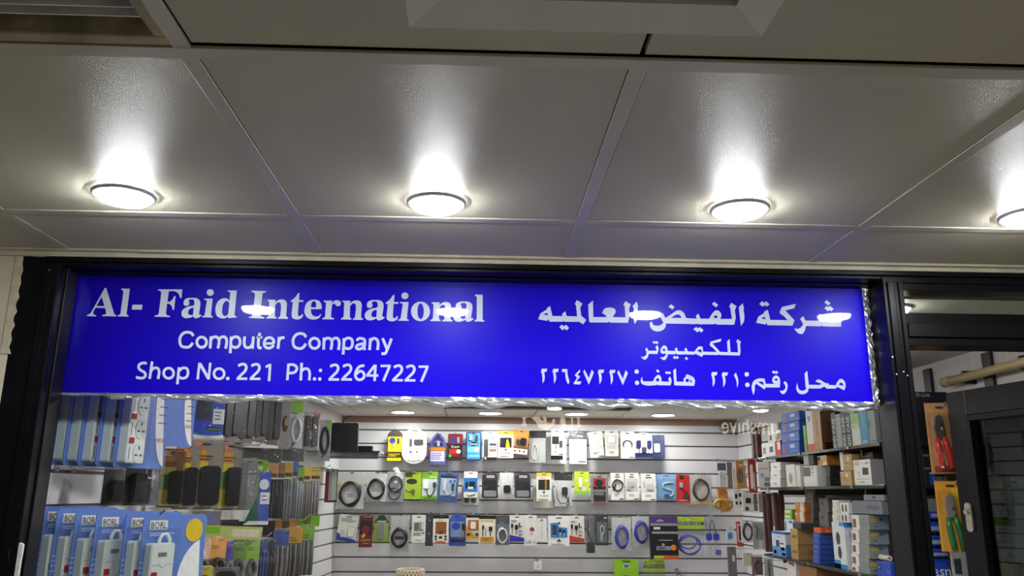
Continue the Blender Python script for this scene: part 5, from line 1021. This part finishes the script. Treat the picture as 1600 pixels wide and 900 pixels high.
# packets seen dimly through the door glass, hung on the right wall
def D(px, label, **k):
    X = k.pop('X', 1.775); cx, cy = (px[0]+px[2])/2, (px[1]+px[3])/2; d = ray(cx, cy)
    return packet(px, X*d.y/d.x, k.pop('name','hung_packet'), label, k.pop('cat','packet'), group='packets behind the door glass', yaw=-1.25, **k)
D((1545,640,1566,742),'navy card pack behind door glass', col=(40,44,80), d=.006, els=[('p',.1,.4,.9,.5,(110,70,60)),('s',.2,.6,.8,.8,3,(120,60,60))])
D((1570,652,1604,742),'dark blue large card behind door glass', col=(38,42,78), d=.006, els=[('p',.0,.28,1,.4,(110,72,62))])
D((1530,770,1562,860),'green and red tool pack behind door glass', col=(46,60,52), d=.006, els=[('e',.4,.12,.2,.08,(110,110,100)),('d',.35,.3,.5,.75,(40,130,60),.012),('p',.1,.42,.7,.5,(40,100,56)),('d',.65,.5,.85,.9,(140,40,40),.012),('b',.03,.03,.97,.97,.02)])
D((1562,812,1580,864),'white blister with red screwdriver behind door glass', col=(176,176,170), d=.006, els=[('d',.3,.1,.6,.7,(150,36,36),.01)])
D((1580,745,1612,880),'white panel card at the right edge behind door glass', col=(196,204,198), d=.008, els=[('p',.3,.1,.9,.35,(170,178,176))])
D((1552,868,1590,915),'pale yellow bag low behind door glass', bag=True, els=[('p',.05,.05,.95,.95,(190,182,70)),('c',.5,.5,.3,.25,.003,(210,200,120),2)])
D((1532,744,1566,768),'olive and cream strip pack behind door glass', col=(110,104,60), d=.008, els=[('p',.0,.5,1,1,(180,184,170))], hook=False)

# security camera in the corner
cp = PY(1136,668,5.74)
cc = thing('security_camera', 'round white security camera with black lens in shop corner', 'camera', (cp.x, YB-.010, cp.z))
b = MB().lathe([(0.0005,.0),(.040,0),(.042,.012),(.036,.035),(.02,.042),(.0005,.042)], n=20); b.v = [(x,-z,y) for x,y,z in b.v]; b.build('housing', dev((150,146,140)), cc, smooth=True)
b = MB().lathe([(.0005,.050),(.015,.049),(.020,.042),(.020,.036)], n=16); b.v = [(x,-z,y) for x,y,z in b.v]; b.build('lens', dev((14,14,16),.15), cc, smooth=True)

# ================================================================ goods along the left wall
GL = 'packets hung along the left wall'
def YX(px, py, X):
    d = ray(px, py); return min(5.6, X*d.y/d.x)
def LP(px, label, X=-0.95, cat='packet', name='hung_packet', yaw=0.85, **k):
    cx, cy = (px[0]+px[2])/2, (px[1]+px[3])/2
    kw = dict(group=GL); kw.update(k); Y = kw.pop('Y', None) or YX(cx, cy, X)
    t = packet(px, Y, name, label, cat, yaw=yaw, **kw)
    hook_x(t, XL-(YB-Y)*math.tan(math.radians(3.6))+.0115, 'short wire hook out of the left slatwall holding a packet', 'short wire hooks on left wall'); return t
# --- power strips
M_PS = dev((222,230,224), .35); M_PSB = pm((92,120,188)); M_CARDW = pm((222,222,220))
def power_strip(xl, yt, yb, Y0, label, group, cw=.19, yaw=1.25, low=False, body=True, oval=True, bx=.012):
    lo = PY(xl, min(yb, 900), Y0); hi = PY(xl, yt, Y0); H = hi.z-PY(xl, yb, Y0).z
    dirv = Vector((math.cos(yaw), math.sin(yaw), 0)); c = Vector((lo.x, Y0, hi.z))+dirv*(cw/2)
    t = thing('power_strip', label, 'power strip', (c.x, c.y, c.z), yaw, group)
    MB().prism(rrect(-cw/2, -H, cw/2, 0, .012), -.0025, 0).build('card', M_PSB, t)
    x0, x1 = -cw/2+bx, -cw/2+bx+.066; z1 = -.045 if not low else -.068; z0 = -H+.012
    if body:
        s = MB().prism(rrect(x0, z0, x1, z1, .006), -.028, -.0026).build('strip_body', M_PS, t, bevel=.003)
        MB().prism(rrect(x0+.003, z0+.003, x1-.003, z1-.003, .005), -.0295, -.0282).build('face_plate', dev((222,226,220)), t)
        if low: MB().tube([(x0+.028,-.016,z1-.004),(x0+.028,-.016,z1+.008),(x0+.036,-.016,z1+.021),(x0+.048,-.016,z1+.021),(x0+.057,-.016,z1+.008),(x0+.057,-.016,z1-.004)], .0045, 8).build('cord_loop', M_PS, t, smooth=True)
        n = 5; top = z1-(.062 if low else .02); st = .068
        if low:
            MB().box(x0+.02,-.0302,z1-.032,x0+.044,-.0294,z1-.022).build('maker_plate', pm((120,124,120)), t)
            MB().tube([(x0+.006,-.0298,z1-.052),(x0+.026,-.0298,z1-.050),(x0+.036,-.0298,z1-.060),(x0+.046,-.0298,z1-.050),(x1-.006,-.0298,z1-.050)], .0008, 5).build('moulded_line', dev((170,176,170)), t)
        for i in range(n):
            zc = top-i*st-.012 if low else z0+.058+i*.0615
            if zc-.06 < z0 and low: break
            MB().box(x0+.006,-.0330,zc-.008,x0+.020,-.0295,zc+.006).build('switch', dev((176,38,40), .25), t)
            sk = MB().prism(ellipse(x0+.042, zc-.032, .019, .026, 20), -.0312,-.0296).build('socket', dev((214,218,212)), t)
            for (dx_, dz_, a, b_) in ((.0,.013,.0022,.005),(-.009,-.006,.005,.002),(.009,-.006,.005,.002)):
                MB().box(x0+.042+dx_-a,-.0317,zc-.032+dz_-b_,x0+.042+dx_+a,-.0311,zc-.032+dz_+b_).build('slot', pm(DG), sk)
            for q in range(1): MB().box(x0+.008,-.0301,zc-.050,x0+.011,-.0294,zc-.018).build('rating_print', pm(GR), t)
    if oval and not low:
        MB().prism([p for p in ellipse(cw/2-.004, -H*.42, .052, H*.56, 28) if p[0] <= cw/2-.003 and p[1] < -.004 and p[1] > -H+.004], -.0034, -.0025).build('label_panel', M_CARDW, t)
        for q in range(6): MB().box(cw/2-.040,-.0039,-H*.34-.022*q,cw/2-.008,-.0034,-H*.34-.022*q+.0025).build('print_line', pm(DG), t)
        text_part('MADE EASY', cw/2-.024, -H*.78, .011, -.0039, pm((190,90,60)), t, maxw=.036)
    if low:
        pl = MB().box(-cw/2+.018,-.0032,-.036,-cw/2+.068,-.0024,-.013).build('logo_plate', pm((206,206,200)), t)
        text_part('BORL', -cw/2+.043, -.0245, .016, -.0037, pm((40,40,44)), pl, maxw=.044)
        MB().box(-cw/2+.020,-.0030,-.046,-cw/2+.09,-.0024,-.0440).build('print_line', pm((190,200,226)), t); MB().box(-cw/2+.020,-.0030,-.051,-cw/2+.08,-.0024,-.0490).build('print_line', pm((190,200,226)), t)
        for q in range(4): MB().box(-cw/2+.001,-.0030,-.115-.012*q,-cw/2+.011,-.0024,-.1125-.012*q).build('stripe', pm((170,190,230)), t)
        MB().prism(ellipse(cw/2-.036,-.040,.026,.030,20),-.0034,-.0025).build('seal', pm((206,176,40)), t)
        MB().prism([p for p in ellipse(cw/2+.01, -H*.62, .085, H*.40, 30) if p[0] <= cw/2-.002]+[(cw/2-.002,-H*.99)], -.0030, -.0025).build('label_panel', M_CARDW, t)
    o = rrect(x0-.006, z0-.006, x1+.010, z1+.036 if low else z1+.01, .010); ii = [(p[0]*.97+(x0+x1)/2*.03, p[1]*.99+(z0+z1)/2*.01) for p in o]
    if body:
        m = MB(); nn = len(o); m.v = [(p[0],-.0026,p[1]) for p in o]+[(p[0],-.035,p[1]) for p in ii]; m.f = [(q,(q+1)%nn,nn+(q+1)%nn,nn+q) for q in range(nn)]+[tuple(range(nn,2*nn))]
        m.build('blister', M_BLIS, t)
    return t
for i, xl in enumerate((74,96,119,147,174)):
    power_strip(xl, 512+i*1.2, 726+i*1.0, 2.15, ['first','second','third','fourth','fifth, foremost'][i]+' hanging power strip from the left post, upper row', 'upper row of power strips')
power_strip(228, 540, 694, 2.42, 'power strip card with white oval label, behind the upper row', 'upper row of power strips', body=False, cw=.2)
for i, (xl, yt) in enumerate(((50,791),(75,794),(105,797),(138,800),(185,801),(214,805))):
    power_strip(xl, yt, 985, 2.15+.0*i, ['first','second','third','fourth','fifth','sixth, foremost'][i]+' hanging power strip from the left post, lower row', 'lower row of power strips', low=True, cw=.185, yaw=1.12 if i < 5 else .95)
for lab, px, py, Yk, n in (('wire hook carrying the upper row of power strips',150,530,2.235,.34),('wire hook carrying the lower row of power strips',150,805,2.235,.36),('wire hook carrying the oval-label power strip card',258,550,2.50,.30)):
    q = PY(px, py, Yk); xw = XL-(YB-Yk)*math.tan(math.radians(3.6))+.0115
    h = thing('display_hook', lab, 'hook', (xw, Yk, q.z)); MB().tube([(0,0,0),(n,0,0),(n+.015,0,.014)], .0026, 6).build('prong', M_CHROME, h); MB().box(-.003,-.014,-.010,.003,.014,.014).build('back_clip', M_CHROME, h)
# --- dark adapter bags under the upper power strips
LP((160,728,196,792),'clear pack of black adapter under upper power strips', X=-1.06, bag=True, d=.03, els=[('p',.05,.05,.95,.95,(60,58,54)),('e',.5,.55,.36,.3,(30,30,32)),('d',.3,.35,.75,.9,(36,34,32),.03)])
LP((194,726,246,793),'large clear pack of black charger beside yellow blisters', X=-.95, bag=True, d=.035, els=[('p',.05,.04,.6,.95,(54,52,50)),('e',.3,.5,.24,.3,(28,28,30)),('d',.2,.2,.5,.9,(34,34,36),.03),('l',[(.7,.1),(.75,.5),(.7,.9)],.006,(90,90,92)),('p',.62,.05,.95,.95,(110,110,112))])
# --- black remotes on orange and yellow cards
for i, px in enumerate(((249,701,283,793),(273,691,306,796),(294,687,343,796),(338,690,374,797))):
    e_ = .52 if i != 2 else .42
    LP(px, ['first','second','third','fourth'][i]+' orange and yellow card with black device from the left', X=-.98, yaw=.55, shape='round', col=(150,142,120) if i else (120,84,48), d=.005, group='orange and yellow blister cards', els=[('p',.04,.02,e_,.15,(226,112,52) if i else (136,88,50)),('p',.04,.15,e_+.1,.32,(230,156,48) if i else (150,104,54)),('p',.04,.32,e_+.16,.5,(226,206,40) if i else (150,150,50)),('p',.04,.5,e_,.70,(120,176,50)),('p',.04,.70,e_,.97,(226,200,40)),('g',[(.22,.46),(e_,.42),(e_,.72),(.3,.68)],(70,140,50)),('e',.14,.36,.06,.022,(180,60,44)),('s',.1,.05,e_-.06,.14,3,(244,200,160)),('s',.25,.22,.8,.31,2,(120,70,30)),('d',e_-.08,.38,.93,.94,(22,21,21),.036),('b',.02,.02,.99,.985,.052)])
LP((372,716,399,797),'empty looking clear clamshell right of the black device cards', X=-.97, yaw=.7, shape='round', col=(150,150,146), d=.006, els=[('p',.1,.1,.5,.9,(126,126,124)),('b',.05,.05,.95,.95,.04)])
LP((391,718,419,791),'lime green remote card leaning on the left hooks', X=-.95, yaw=.35, tilt=.22, shape='round', col=(130,180,50), d=.006, els=[('d',.3,.32,.62,.68,(74,80,78),.012),('p',.4,.14,.7,.22,(226,236,210)),('p',.32,.72,.6,.82,DG),('s',.2,.88,.8,.94,1,(190,220,130))])
LP((384,736,421,820),'blue and green foil bag with white sticker, mid left', X=-.87, yaw=.4, bag=True, d=.014, els=[('p',.5,.02,.98,.96,(50,84,180)),('g',[(0,.98),(.5,.45),(.6,.98)],(40,96,70)),('p',.6,.4,.98,.62,(230,230,226)),('s',.66,.44,.9,.58,2,GR),('e',.72,.25,.2,.1,(220,228,236)),('g',[(0,1),(.2,.93),(1,.93),(1,1)],(226,232,226))])
# --- top row along the wall
LP((300,606,350,684),'royal blue and green foil bag under the sign edge', X=-.95, yaw=.5, bag=True, d=.016, els=[('p',.02,.02,.98,.95,(44,76,190)),('p',.16,.1,.62,.66,(58,62,66)),('p',.66,.42,.99,.72,(230,230,228)),('s',.7,.46,.9,.66,3,GR),('p',.5,.78,.95,.86,(22,40,60)),('t',.72,.82,.05,'networks',(150,200,60),.4),('g',[(0,.9),(.5,1),(1,.93),(1,1),(0,1)],(226,236,226)),('g',[(0,.86),(.3,.93),(0,.95)],(60,160,70))])
for i, px in enumerate(((349,612,376,690),(372,612,398,694),(396,612,418,690),(415,612,438,696))):
    LP(px, ['first','second','third','fourth'][i]+' smoky bag of dark cables from the blue foil bag', X=-.93, yaw=.6, cat='cable', name='bagged_cable', group='smoky bags of dark cables', bag=True, d=.024, els=[('p',.03,.03,.97,.9,(52,46,46)),('d',.10,.16,.46,.9,(40,37,42),.02),('d',.5,.12,.9,.86,(48,42,44),.024),('l',[(.2,.1),(.5,.4),(.3,.7),(.6,.88)],.004,(70,66,70)),('l',[(.8,.1),(.6,.5),(.75,.85)],.003,(96,92,96)),('p',.2,.9,.9,.99,(140,128,112))]+([('l',[(.4,.02),(.5,.22),(.7,.2),(.75,.02)],.004,(60,150,100))] if i in (0,3) else []))
LP((437,612,454,704),'crumpled clear bag with yellow core under sign', X=-.92, yaw=.6, bag=True, d=.02, els=[('p',.05,.03,.95,.97,(176,176,174)),('e',.5,.55,.28,.14,(70,66,50)),('d',.4,.45,.7,.58,(196,160,50),.012)])
LP((452,614,473,702),'clear coil bag with lime header card under sign', X=-.92, yaw=.5, cat='cable', name='bagged_cable', bag=True, d=.02, els=[('p',.0,.05,1,.36,(140,196,40)),('e',.5,.1,.15,.02,DG),('p',.03,.38,.97,.97,(196,198,202)),('c',.5,.66,.32,.22,.005,(222,222,226),3),('l',[(.3,.95),(.6,.85),(.9,.7)],.003,(70,70,160))])
LP((473,640,499,707),'clear pack of black pen drives with white sticker', X=-.9, yaw=.5, bag=True, d=.022, els=[('p',.04,.05,.96,.95,(140,132,126)),('d',.15,.15,.42,.85,(40,40,44),.014),('d',.55,.15,.85,.85,(44,42,46),.014),('p',.36,.5,.64,.7,(226,226,222)),('p',.6,.06,.98,.2,(150,40,40))])
LP((498,655,517,722),'smoky coil bag with lime corner beside black monitor', X=-.88, yaw=.5, cat='cable', name='bagged_cable', bag=True, d=.02, els=[('p',.04,.02,.96,.97,(150,150,156)),('p',.6,.02,.98,.3,(130,186,60)),('c',.45,.5,.32,.3,.006,(46,46,62),3),('l',[(.3,.9),(.6,.8),(.9,.6)],.004,(80,80,150))])
LP((440,700,475,722),'row of dark folded bags above the header cards', X=-.96, yaw=.5, bag=True, d=.02, els=[('p',.03,.05,.97,.95,(56,54,56))])
# --- middle row of header bags
MR = [((417,722,432,812),(206,150,50),(40,40,44),'first smoky bag with amber header, middle row left wall'),((431,722,443,812),(150,110,50),(50,50,54),'second smoky bag with brown header, middle row left wall'),
      ((442,720,455,815),(222,180,40),(132,138,144),'grey bag with bright yellow header, middle row left wall'),((454,719,464,812),(40,120,200),(120,126,134),'grey bag with sky blue header, middle row left wall'),
      ((461,729,473,814),(124,184,40),(140,146,152),'silver bag with lime header, middle row left wall'),((472,727,484,812),(214,180,50),(120,116,110),'bag with yellow header and red cable, middle row left wall'),
      ((484,728,499,806),(200,170,60),(150,150,150),'last silver bag with mustard header, middle row left wall')]
for px, hc, bc, lab in MR:
    LP(px, lab, X=-.90, yaw=.45, cat='cable', name='bagged_cable', group='header bags, middle row of left wall', bag=True, d=.02, els=[('p',.02,.3,.98,.98,bc),('p',.0,.02,1,.28,hc),('p',.1,.2,.9,.26,(60,50,30)),*[('l',[(.12+.15*q,.3),(.14+.15*q+.02*((q*7)%3-1),.6),(.12+.15*q,.96)],.0042,tuple(max(0,min(255,v+(-34,26,-50,40,-20,10)[q])) for v in bc)) for q in range(6)]])  # alternating light and dark cable tones imitate silvery highlights on the bags
# --- lower row of header bags
LR = [((296,842,326,905),(214,176,150),(120,106,96),'pale pink carded pack behind front power strip',.9),((326,838,351,905),(222,160,70),(90,80,70),'amber printed card pack, lower row left wall',.8),((349,846,363,905),(80,64,150),(190,186,200),'purple card pack with white leaf print',.7),
      ((362,842,383,905),(104,140,50),(140,144,140),'dark lime header bag, left one of two, lower row',.5),((383,842,404,905),(150,196,50),(176,178,178),'bright lime header bag, right one of two, lower row',.5),((403,842,417,905),(50,84,150),(40,64,120),'navy glossy pack beside bright lime header bag',.5),
      ((416,842,427,905),(30,60,50),(34,36,44),'black bag with green edge, lower row left wall',.5),((427,827,449,905),(60,90,180),(120,116,118),'blue headed bag of grey cable, lower row left wall',.5),((447,822,470,905),(216,166,40),(96,94,92),'orange headed bag of black cable, lower row left wall',.5),((468,818,489,900),(126,186,44),(110,110,108),'lime headed bag of black cable, last in lower row left wall',.5)]
for px, hc, bc, lab, yw in LR:
    LP(px, lab, X=-.90, yaw=yw, cat='packet', group='lower row on left wall', bag=True, d=.022, els=[('p',.02,.02,.98,.98,bc),('p',.0,.02,1,.52 if px[0] < 400 else .32,hc),('s',.15,.2,.8,.3,2,tuple(int(v*.6) for v in hc)),*([('c',.5,.72,.28,.2,.006,tuple(int(v*.6) for v in bc),3)] if px[0] < 400 else [('l',[(.1+.16*q,.34),(.13+.16*q,.66),(.1+.16*q,.98)],.006,tuple(max(0,min(255,v+(-34,26,-50,40,-20,10)[q])) for v in bc)) for q in range(6)])])  # cable streaks of the later bags carry painted highlight tones too
LP((330,886,372,930),'clear pack of black adapter and red tip, bottom left', X=-.86, yaw=.4, shape='round', col=(120,118,116), d=.006, els=[('d',.15,.12,.85,.9,(44,42,42),.03),('d',.05,.4,.2,.8,(200,40,36),.02),('b',.03,.03,.97,.97,.045)])
LP((268,882,300,930),'cream plug blister beside foremost lower power strip', X=-.92, yaw=.5, shape='round', col=(200,196,180), d=.006, els=[('d',.2,.2,.8,.9,(226,222,206),.03),('b',.03,.03,.97,.97,.045)])
LP((296,884,330,930),'yellow and black plug blister, bottom left', X=-.83, yaw=.5, shape='round', col=(190,176,60), d=.006, els=[('d',.2,.3,.8,.9,(50,44,40),.03),('b',.03,.03,.97,.97,.045)])
LP((316,822,407,842),'flat folded lime card bags lying over the lower hooks', X=-.93, yaw=.6, col=(176,184,110), d=.012, hook=False, tilt=.05, els=[('p',.5,.2,.95,.8,(206,204,170)),('p',.05,.1,.3,.6,(120,180,40))])
LP((300,797,345,826),'small clear pouches bunched under the black device cards', X=-1.02, yaw=.7, bag=True, d=.02, els=[('p',.03,.05,.97,.95,(120,116,104)),('p',.1,.3,.4,.8,(190,180,60)),('p',.5,.2,.8,.7,(110,120,170))])
LP((312,812,366,838),'black padded pouch hanging behind the lime cards', X=-1.0, yaw=.7, col=(34,32,33), d=.03, hook=False, els=[('p',.04,.1,.96,.16,(60,58,58))])
LP((364,814,424,840),'second black padded pouch, beside the blue foil bag', X=-.98, yaw=.6, col=(38,35,35), d=.03, hook=False, els=[('p',.04,.1,.96,.16,(64,60,60))])
LP((376,699,440,724),'long dark translucent bag lying behind the upper hooks', X=-1.0, yaw=.6, bag=True, d=.02, els=[('p',.02,.05,.98,.95,(66,64,62))])
LP((424,812,462,828),'amber header cards bunched above the blue headed bag', X=-.97, yaw=.5, col=(176,130,60), d=.02, hook=False, els=[('p',.4,.1,.7,.9,(110,80,40))])
LP((462,806,497,822),'lime header cards bunched above the orange headed bag', X=-.95, yaw=.5, col=(120,170,50), d=.02, hook=False, els=[('p',.3,.1,.6,.9,(90,130,40))])
# --- long hooks
for i, (px, py, X0, X1) in enumerate(((365,690,-1.13,-.90),(405,689,-1.10,-.86),(412,696,-1.10,-.85),(305,688,-1.15,-.98),(516,731,-1.03,-.80),(520,736,-1.02,-.78),(308,795,-1.15,-.97),(425,838,-1.08,-.84),(400,852,-1.10,-.87),(482,812,-1.05,-.82))):
    d = ray(px, py); Y = X1*d.y/d.x; z = PX(px, py, X1).z
    xw = XL-(YB-Y)*math.tan(math.radians(3.6))+.012
    t = thing('display_hook', ['long wire hook ending beside the fourth black device card','long wire hook high among smoky cable bags','second long wire hook just below the smoky cable bags','wire hook behind the second black device card','wire hook pointing at the black monitor shelf','lower wire hook pointing at the glass shelf','wire hook at the bottom of the black device cards','wire hook above the blue headed bag','wire hook through the bright lime headers','wire hook above the lime headed bag'][i], 'hook', (xw, Y, z), 0, 'long wire hooks on left wall')
    L_ = X1-xw
    MB().tube([(0,0,0),(L_-.02,0,0),(L_,0,.016)], .0026, 6).build('prong', M_CHROME, t)
    MB().box(-.004,-.014,-.010,.003,.014,.014).build('back_clip', M_CHROME, t)
# --- glass shelf with monitor at the far left
p = PY(540,707,5.15)
gs = thing('glass_shelf', 'small glass corner shelf under black monitor', 'shelf', (p.x, 5.15, p.z))
xw = XL-(YB-5.15)*math.tan(math.radians(3.6))+.012
MB().box(xw-p.x,-.24,-.010,.24,.25,0).build('glass_panel', clear_mat('green_shelf_glass',(120,140,130),rough=.02,base=.12), gs)
for y in (-.18,.18): MB().prism_z([(xw-p.x,y),(.18,y),(.18,y+.008),(xw-p.x,y+.008)],-.03,-.0105).build('bracket', M_CHROME, gs)
mb = thing('monitor', 'small black monitor seen from behind on glass shelf', 'monitor', (p.x, 5.10, p.z+.0005), .08)
s = mpp(540,690,5.1); w, h = 41*s, 44*s
MB().prism(rrect(-w/2,0,w/2,h,.012),-.05,.03).build('housing', dev((26,26,28),.4), mb, bevel=.004); MB().prism(rrect(-w*.46,h*.80,w*.46,h*.97,.006),-.053,-.0502).build('top_bezel', dev((40,40,42),.3), mb)
MB().tube([(-.02,.0,h),(-.01,.0,h+.03),(.03,.02,h+.05)],.003,6).build('cable', dev(K), mb)
p2 = PY(571,711,5.2)
sb = thing('power_adapter', 'little black power adapter on glass shelf beside monitor', 'adapter', (p2.x, 5.2, p.z+.0005))
MB().box(-.045,-.03,0,.045,.03,.042).build('case', dev((30,30,32)), sb, bevel=.003); MB().tube([(-.045,0,.02),(-.08,-.02,.012),(-.10,-.03,.006)],.003,6).build('cable', dev(K), sb)
LP((508,733,526,785),'narrow dark red frame hanging in far left corner', X=-.93, yaw=.5, col=(112,34,32), d=.012, els=[('p',.28,.03,.92,.93,(186,196,190)),('p',.32,.05,.5,.9,(150,160,150))])

# --- woven lampshade-like basket top at the bottom edge
q = PY(641,900,4.6); bk = thing('woven_basket', 'cream and tan woven basket top at bottom edge of window', 'basket', (q.x, 4.6, 0))
R_ = 20.5*mpp(641,900,4.6); zt_ = PY(641,889,4.6).z
MB().lathe([(R_*1.12,.0),(R_*1.15,.3),(R_*1.1,zt_-.12),(R_,zt_-.02),(R_*.9,zt_-.012),(.001,zt_-.015)], n=32).build('body', dev((150,112,62),.7), bk, smooth=True)
wv = MB()
for sgn in (1,-1):
    for k in range(22):
        pts = []
        for j in range(9):
            a = 2*math.pi*k/22+sgn*j*.16; z = zt_-.006-.032*j; r = R_*(1.0+.012*j)+.003; pts.append((r*math.cos(a), r*math.sin(a), z))
        wv.tube(pts, .0042, 5)
wo = wv.build('weave', dev((236,224,196),.6), bk); wo['kind'] = 'stuff'
MB().tube([(R_*math.cos(2*math.pi*k/32), R_*math.sin(2*math.pi*k/32), zt_-.004) for k in range(32)], .006, 6, closed=True).build('rim', dev((240,230,206),.6), bk)

# ================================================================ across the corridor (seen mirrored in the window)
YG = FY+.0955
os_ = thing('opposite_sign', 'lit shop name letters across the corridor, mirrored in the glass', 'sign', (0,0,0))
MB().box(-1.6,-2.249,1.86,3.2,-2.243,2.175).build('board', mat('dark_sign_board',(46,38,34),rough=.5), os_)
M_LIT = mat('lit_letter', (255,240,210), rough=.5, emit=7.0, var=0)
YV = 2*YG+2.236
def mirrored(pts, k=7.26, org=(780,620)):
    q = [PY(org[0]+x/k, org[1]+y/k, YV) for x, y in pts]
    MB().prism([(v.x, v.z) for v in q], -2.2425, -2.232).build('letter', M_LIT, os_)
mirrored([(365,235),(440,210),(475,262),(508,285),(490,200),(530,235),(545,290),(590,300),(620,240),(638,265),(625,310),(590,345),(540,375),(480,360),(440,340),(420,290)])
mirrored([(715,210),(745,250),(760,310),(740,345),(712,335),(692,290),(695,245)]); mirrored([(640,148),(668,175),(640,200),(612,175)]); mirrored([(712,148),(740,172),(712,198),(685,172)])
mirrored([(815,190),(840,190),(835,345),(820,345)]); mirrored([(885,200),(915,200),(912,300),(940,340),(890,340)]); mirrored([(245,205),(320,165),(340,200),(290,262),(322,330),(250,330),(276,262)])
vs, fs, tw = text_mesh('umshive')
c0, c1 = PY(1216,668,YV), PY(1128,668,YV); zb, zt2 = PY(1170,678,YV).z, PY(1170,643,YV).z
sx = (c0.x-c1.x)/tw; b = MB(); b.add([((c0.x+c1.x)/2-x*sx, -2.232, zb+z*(zt2-zb)*.8) for x, z in vs], [f for f in fs]); b.build('letters', M_LIT, os_)
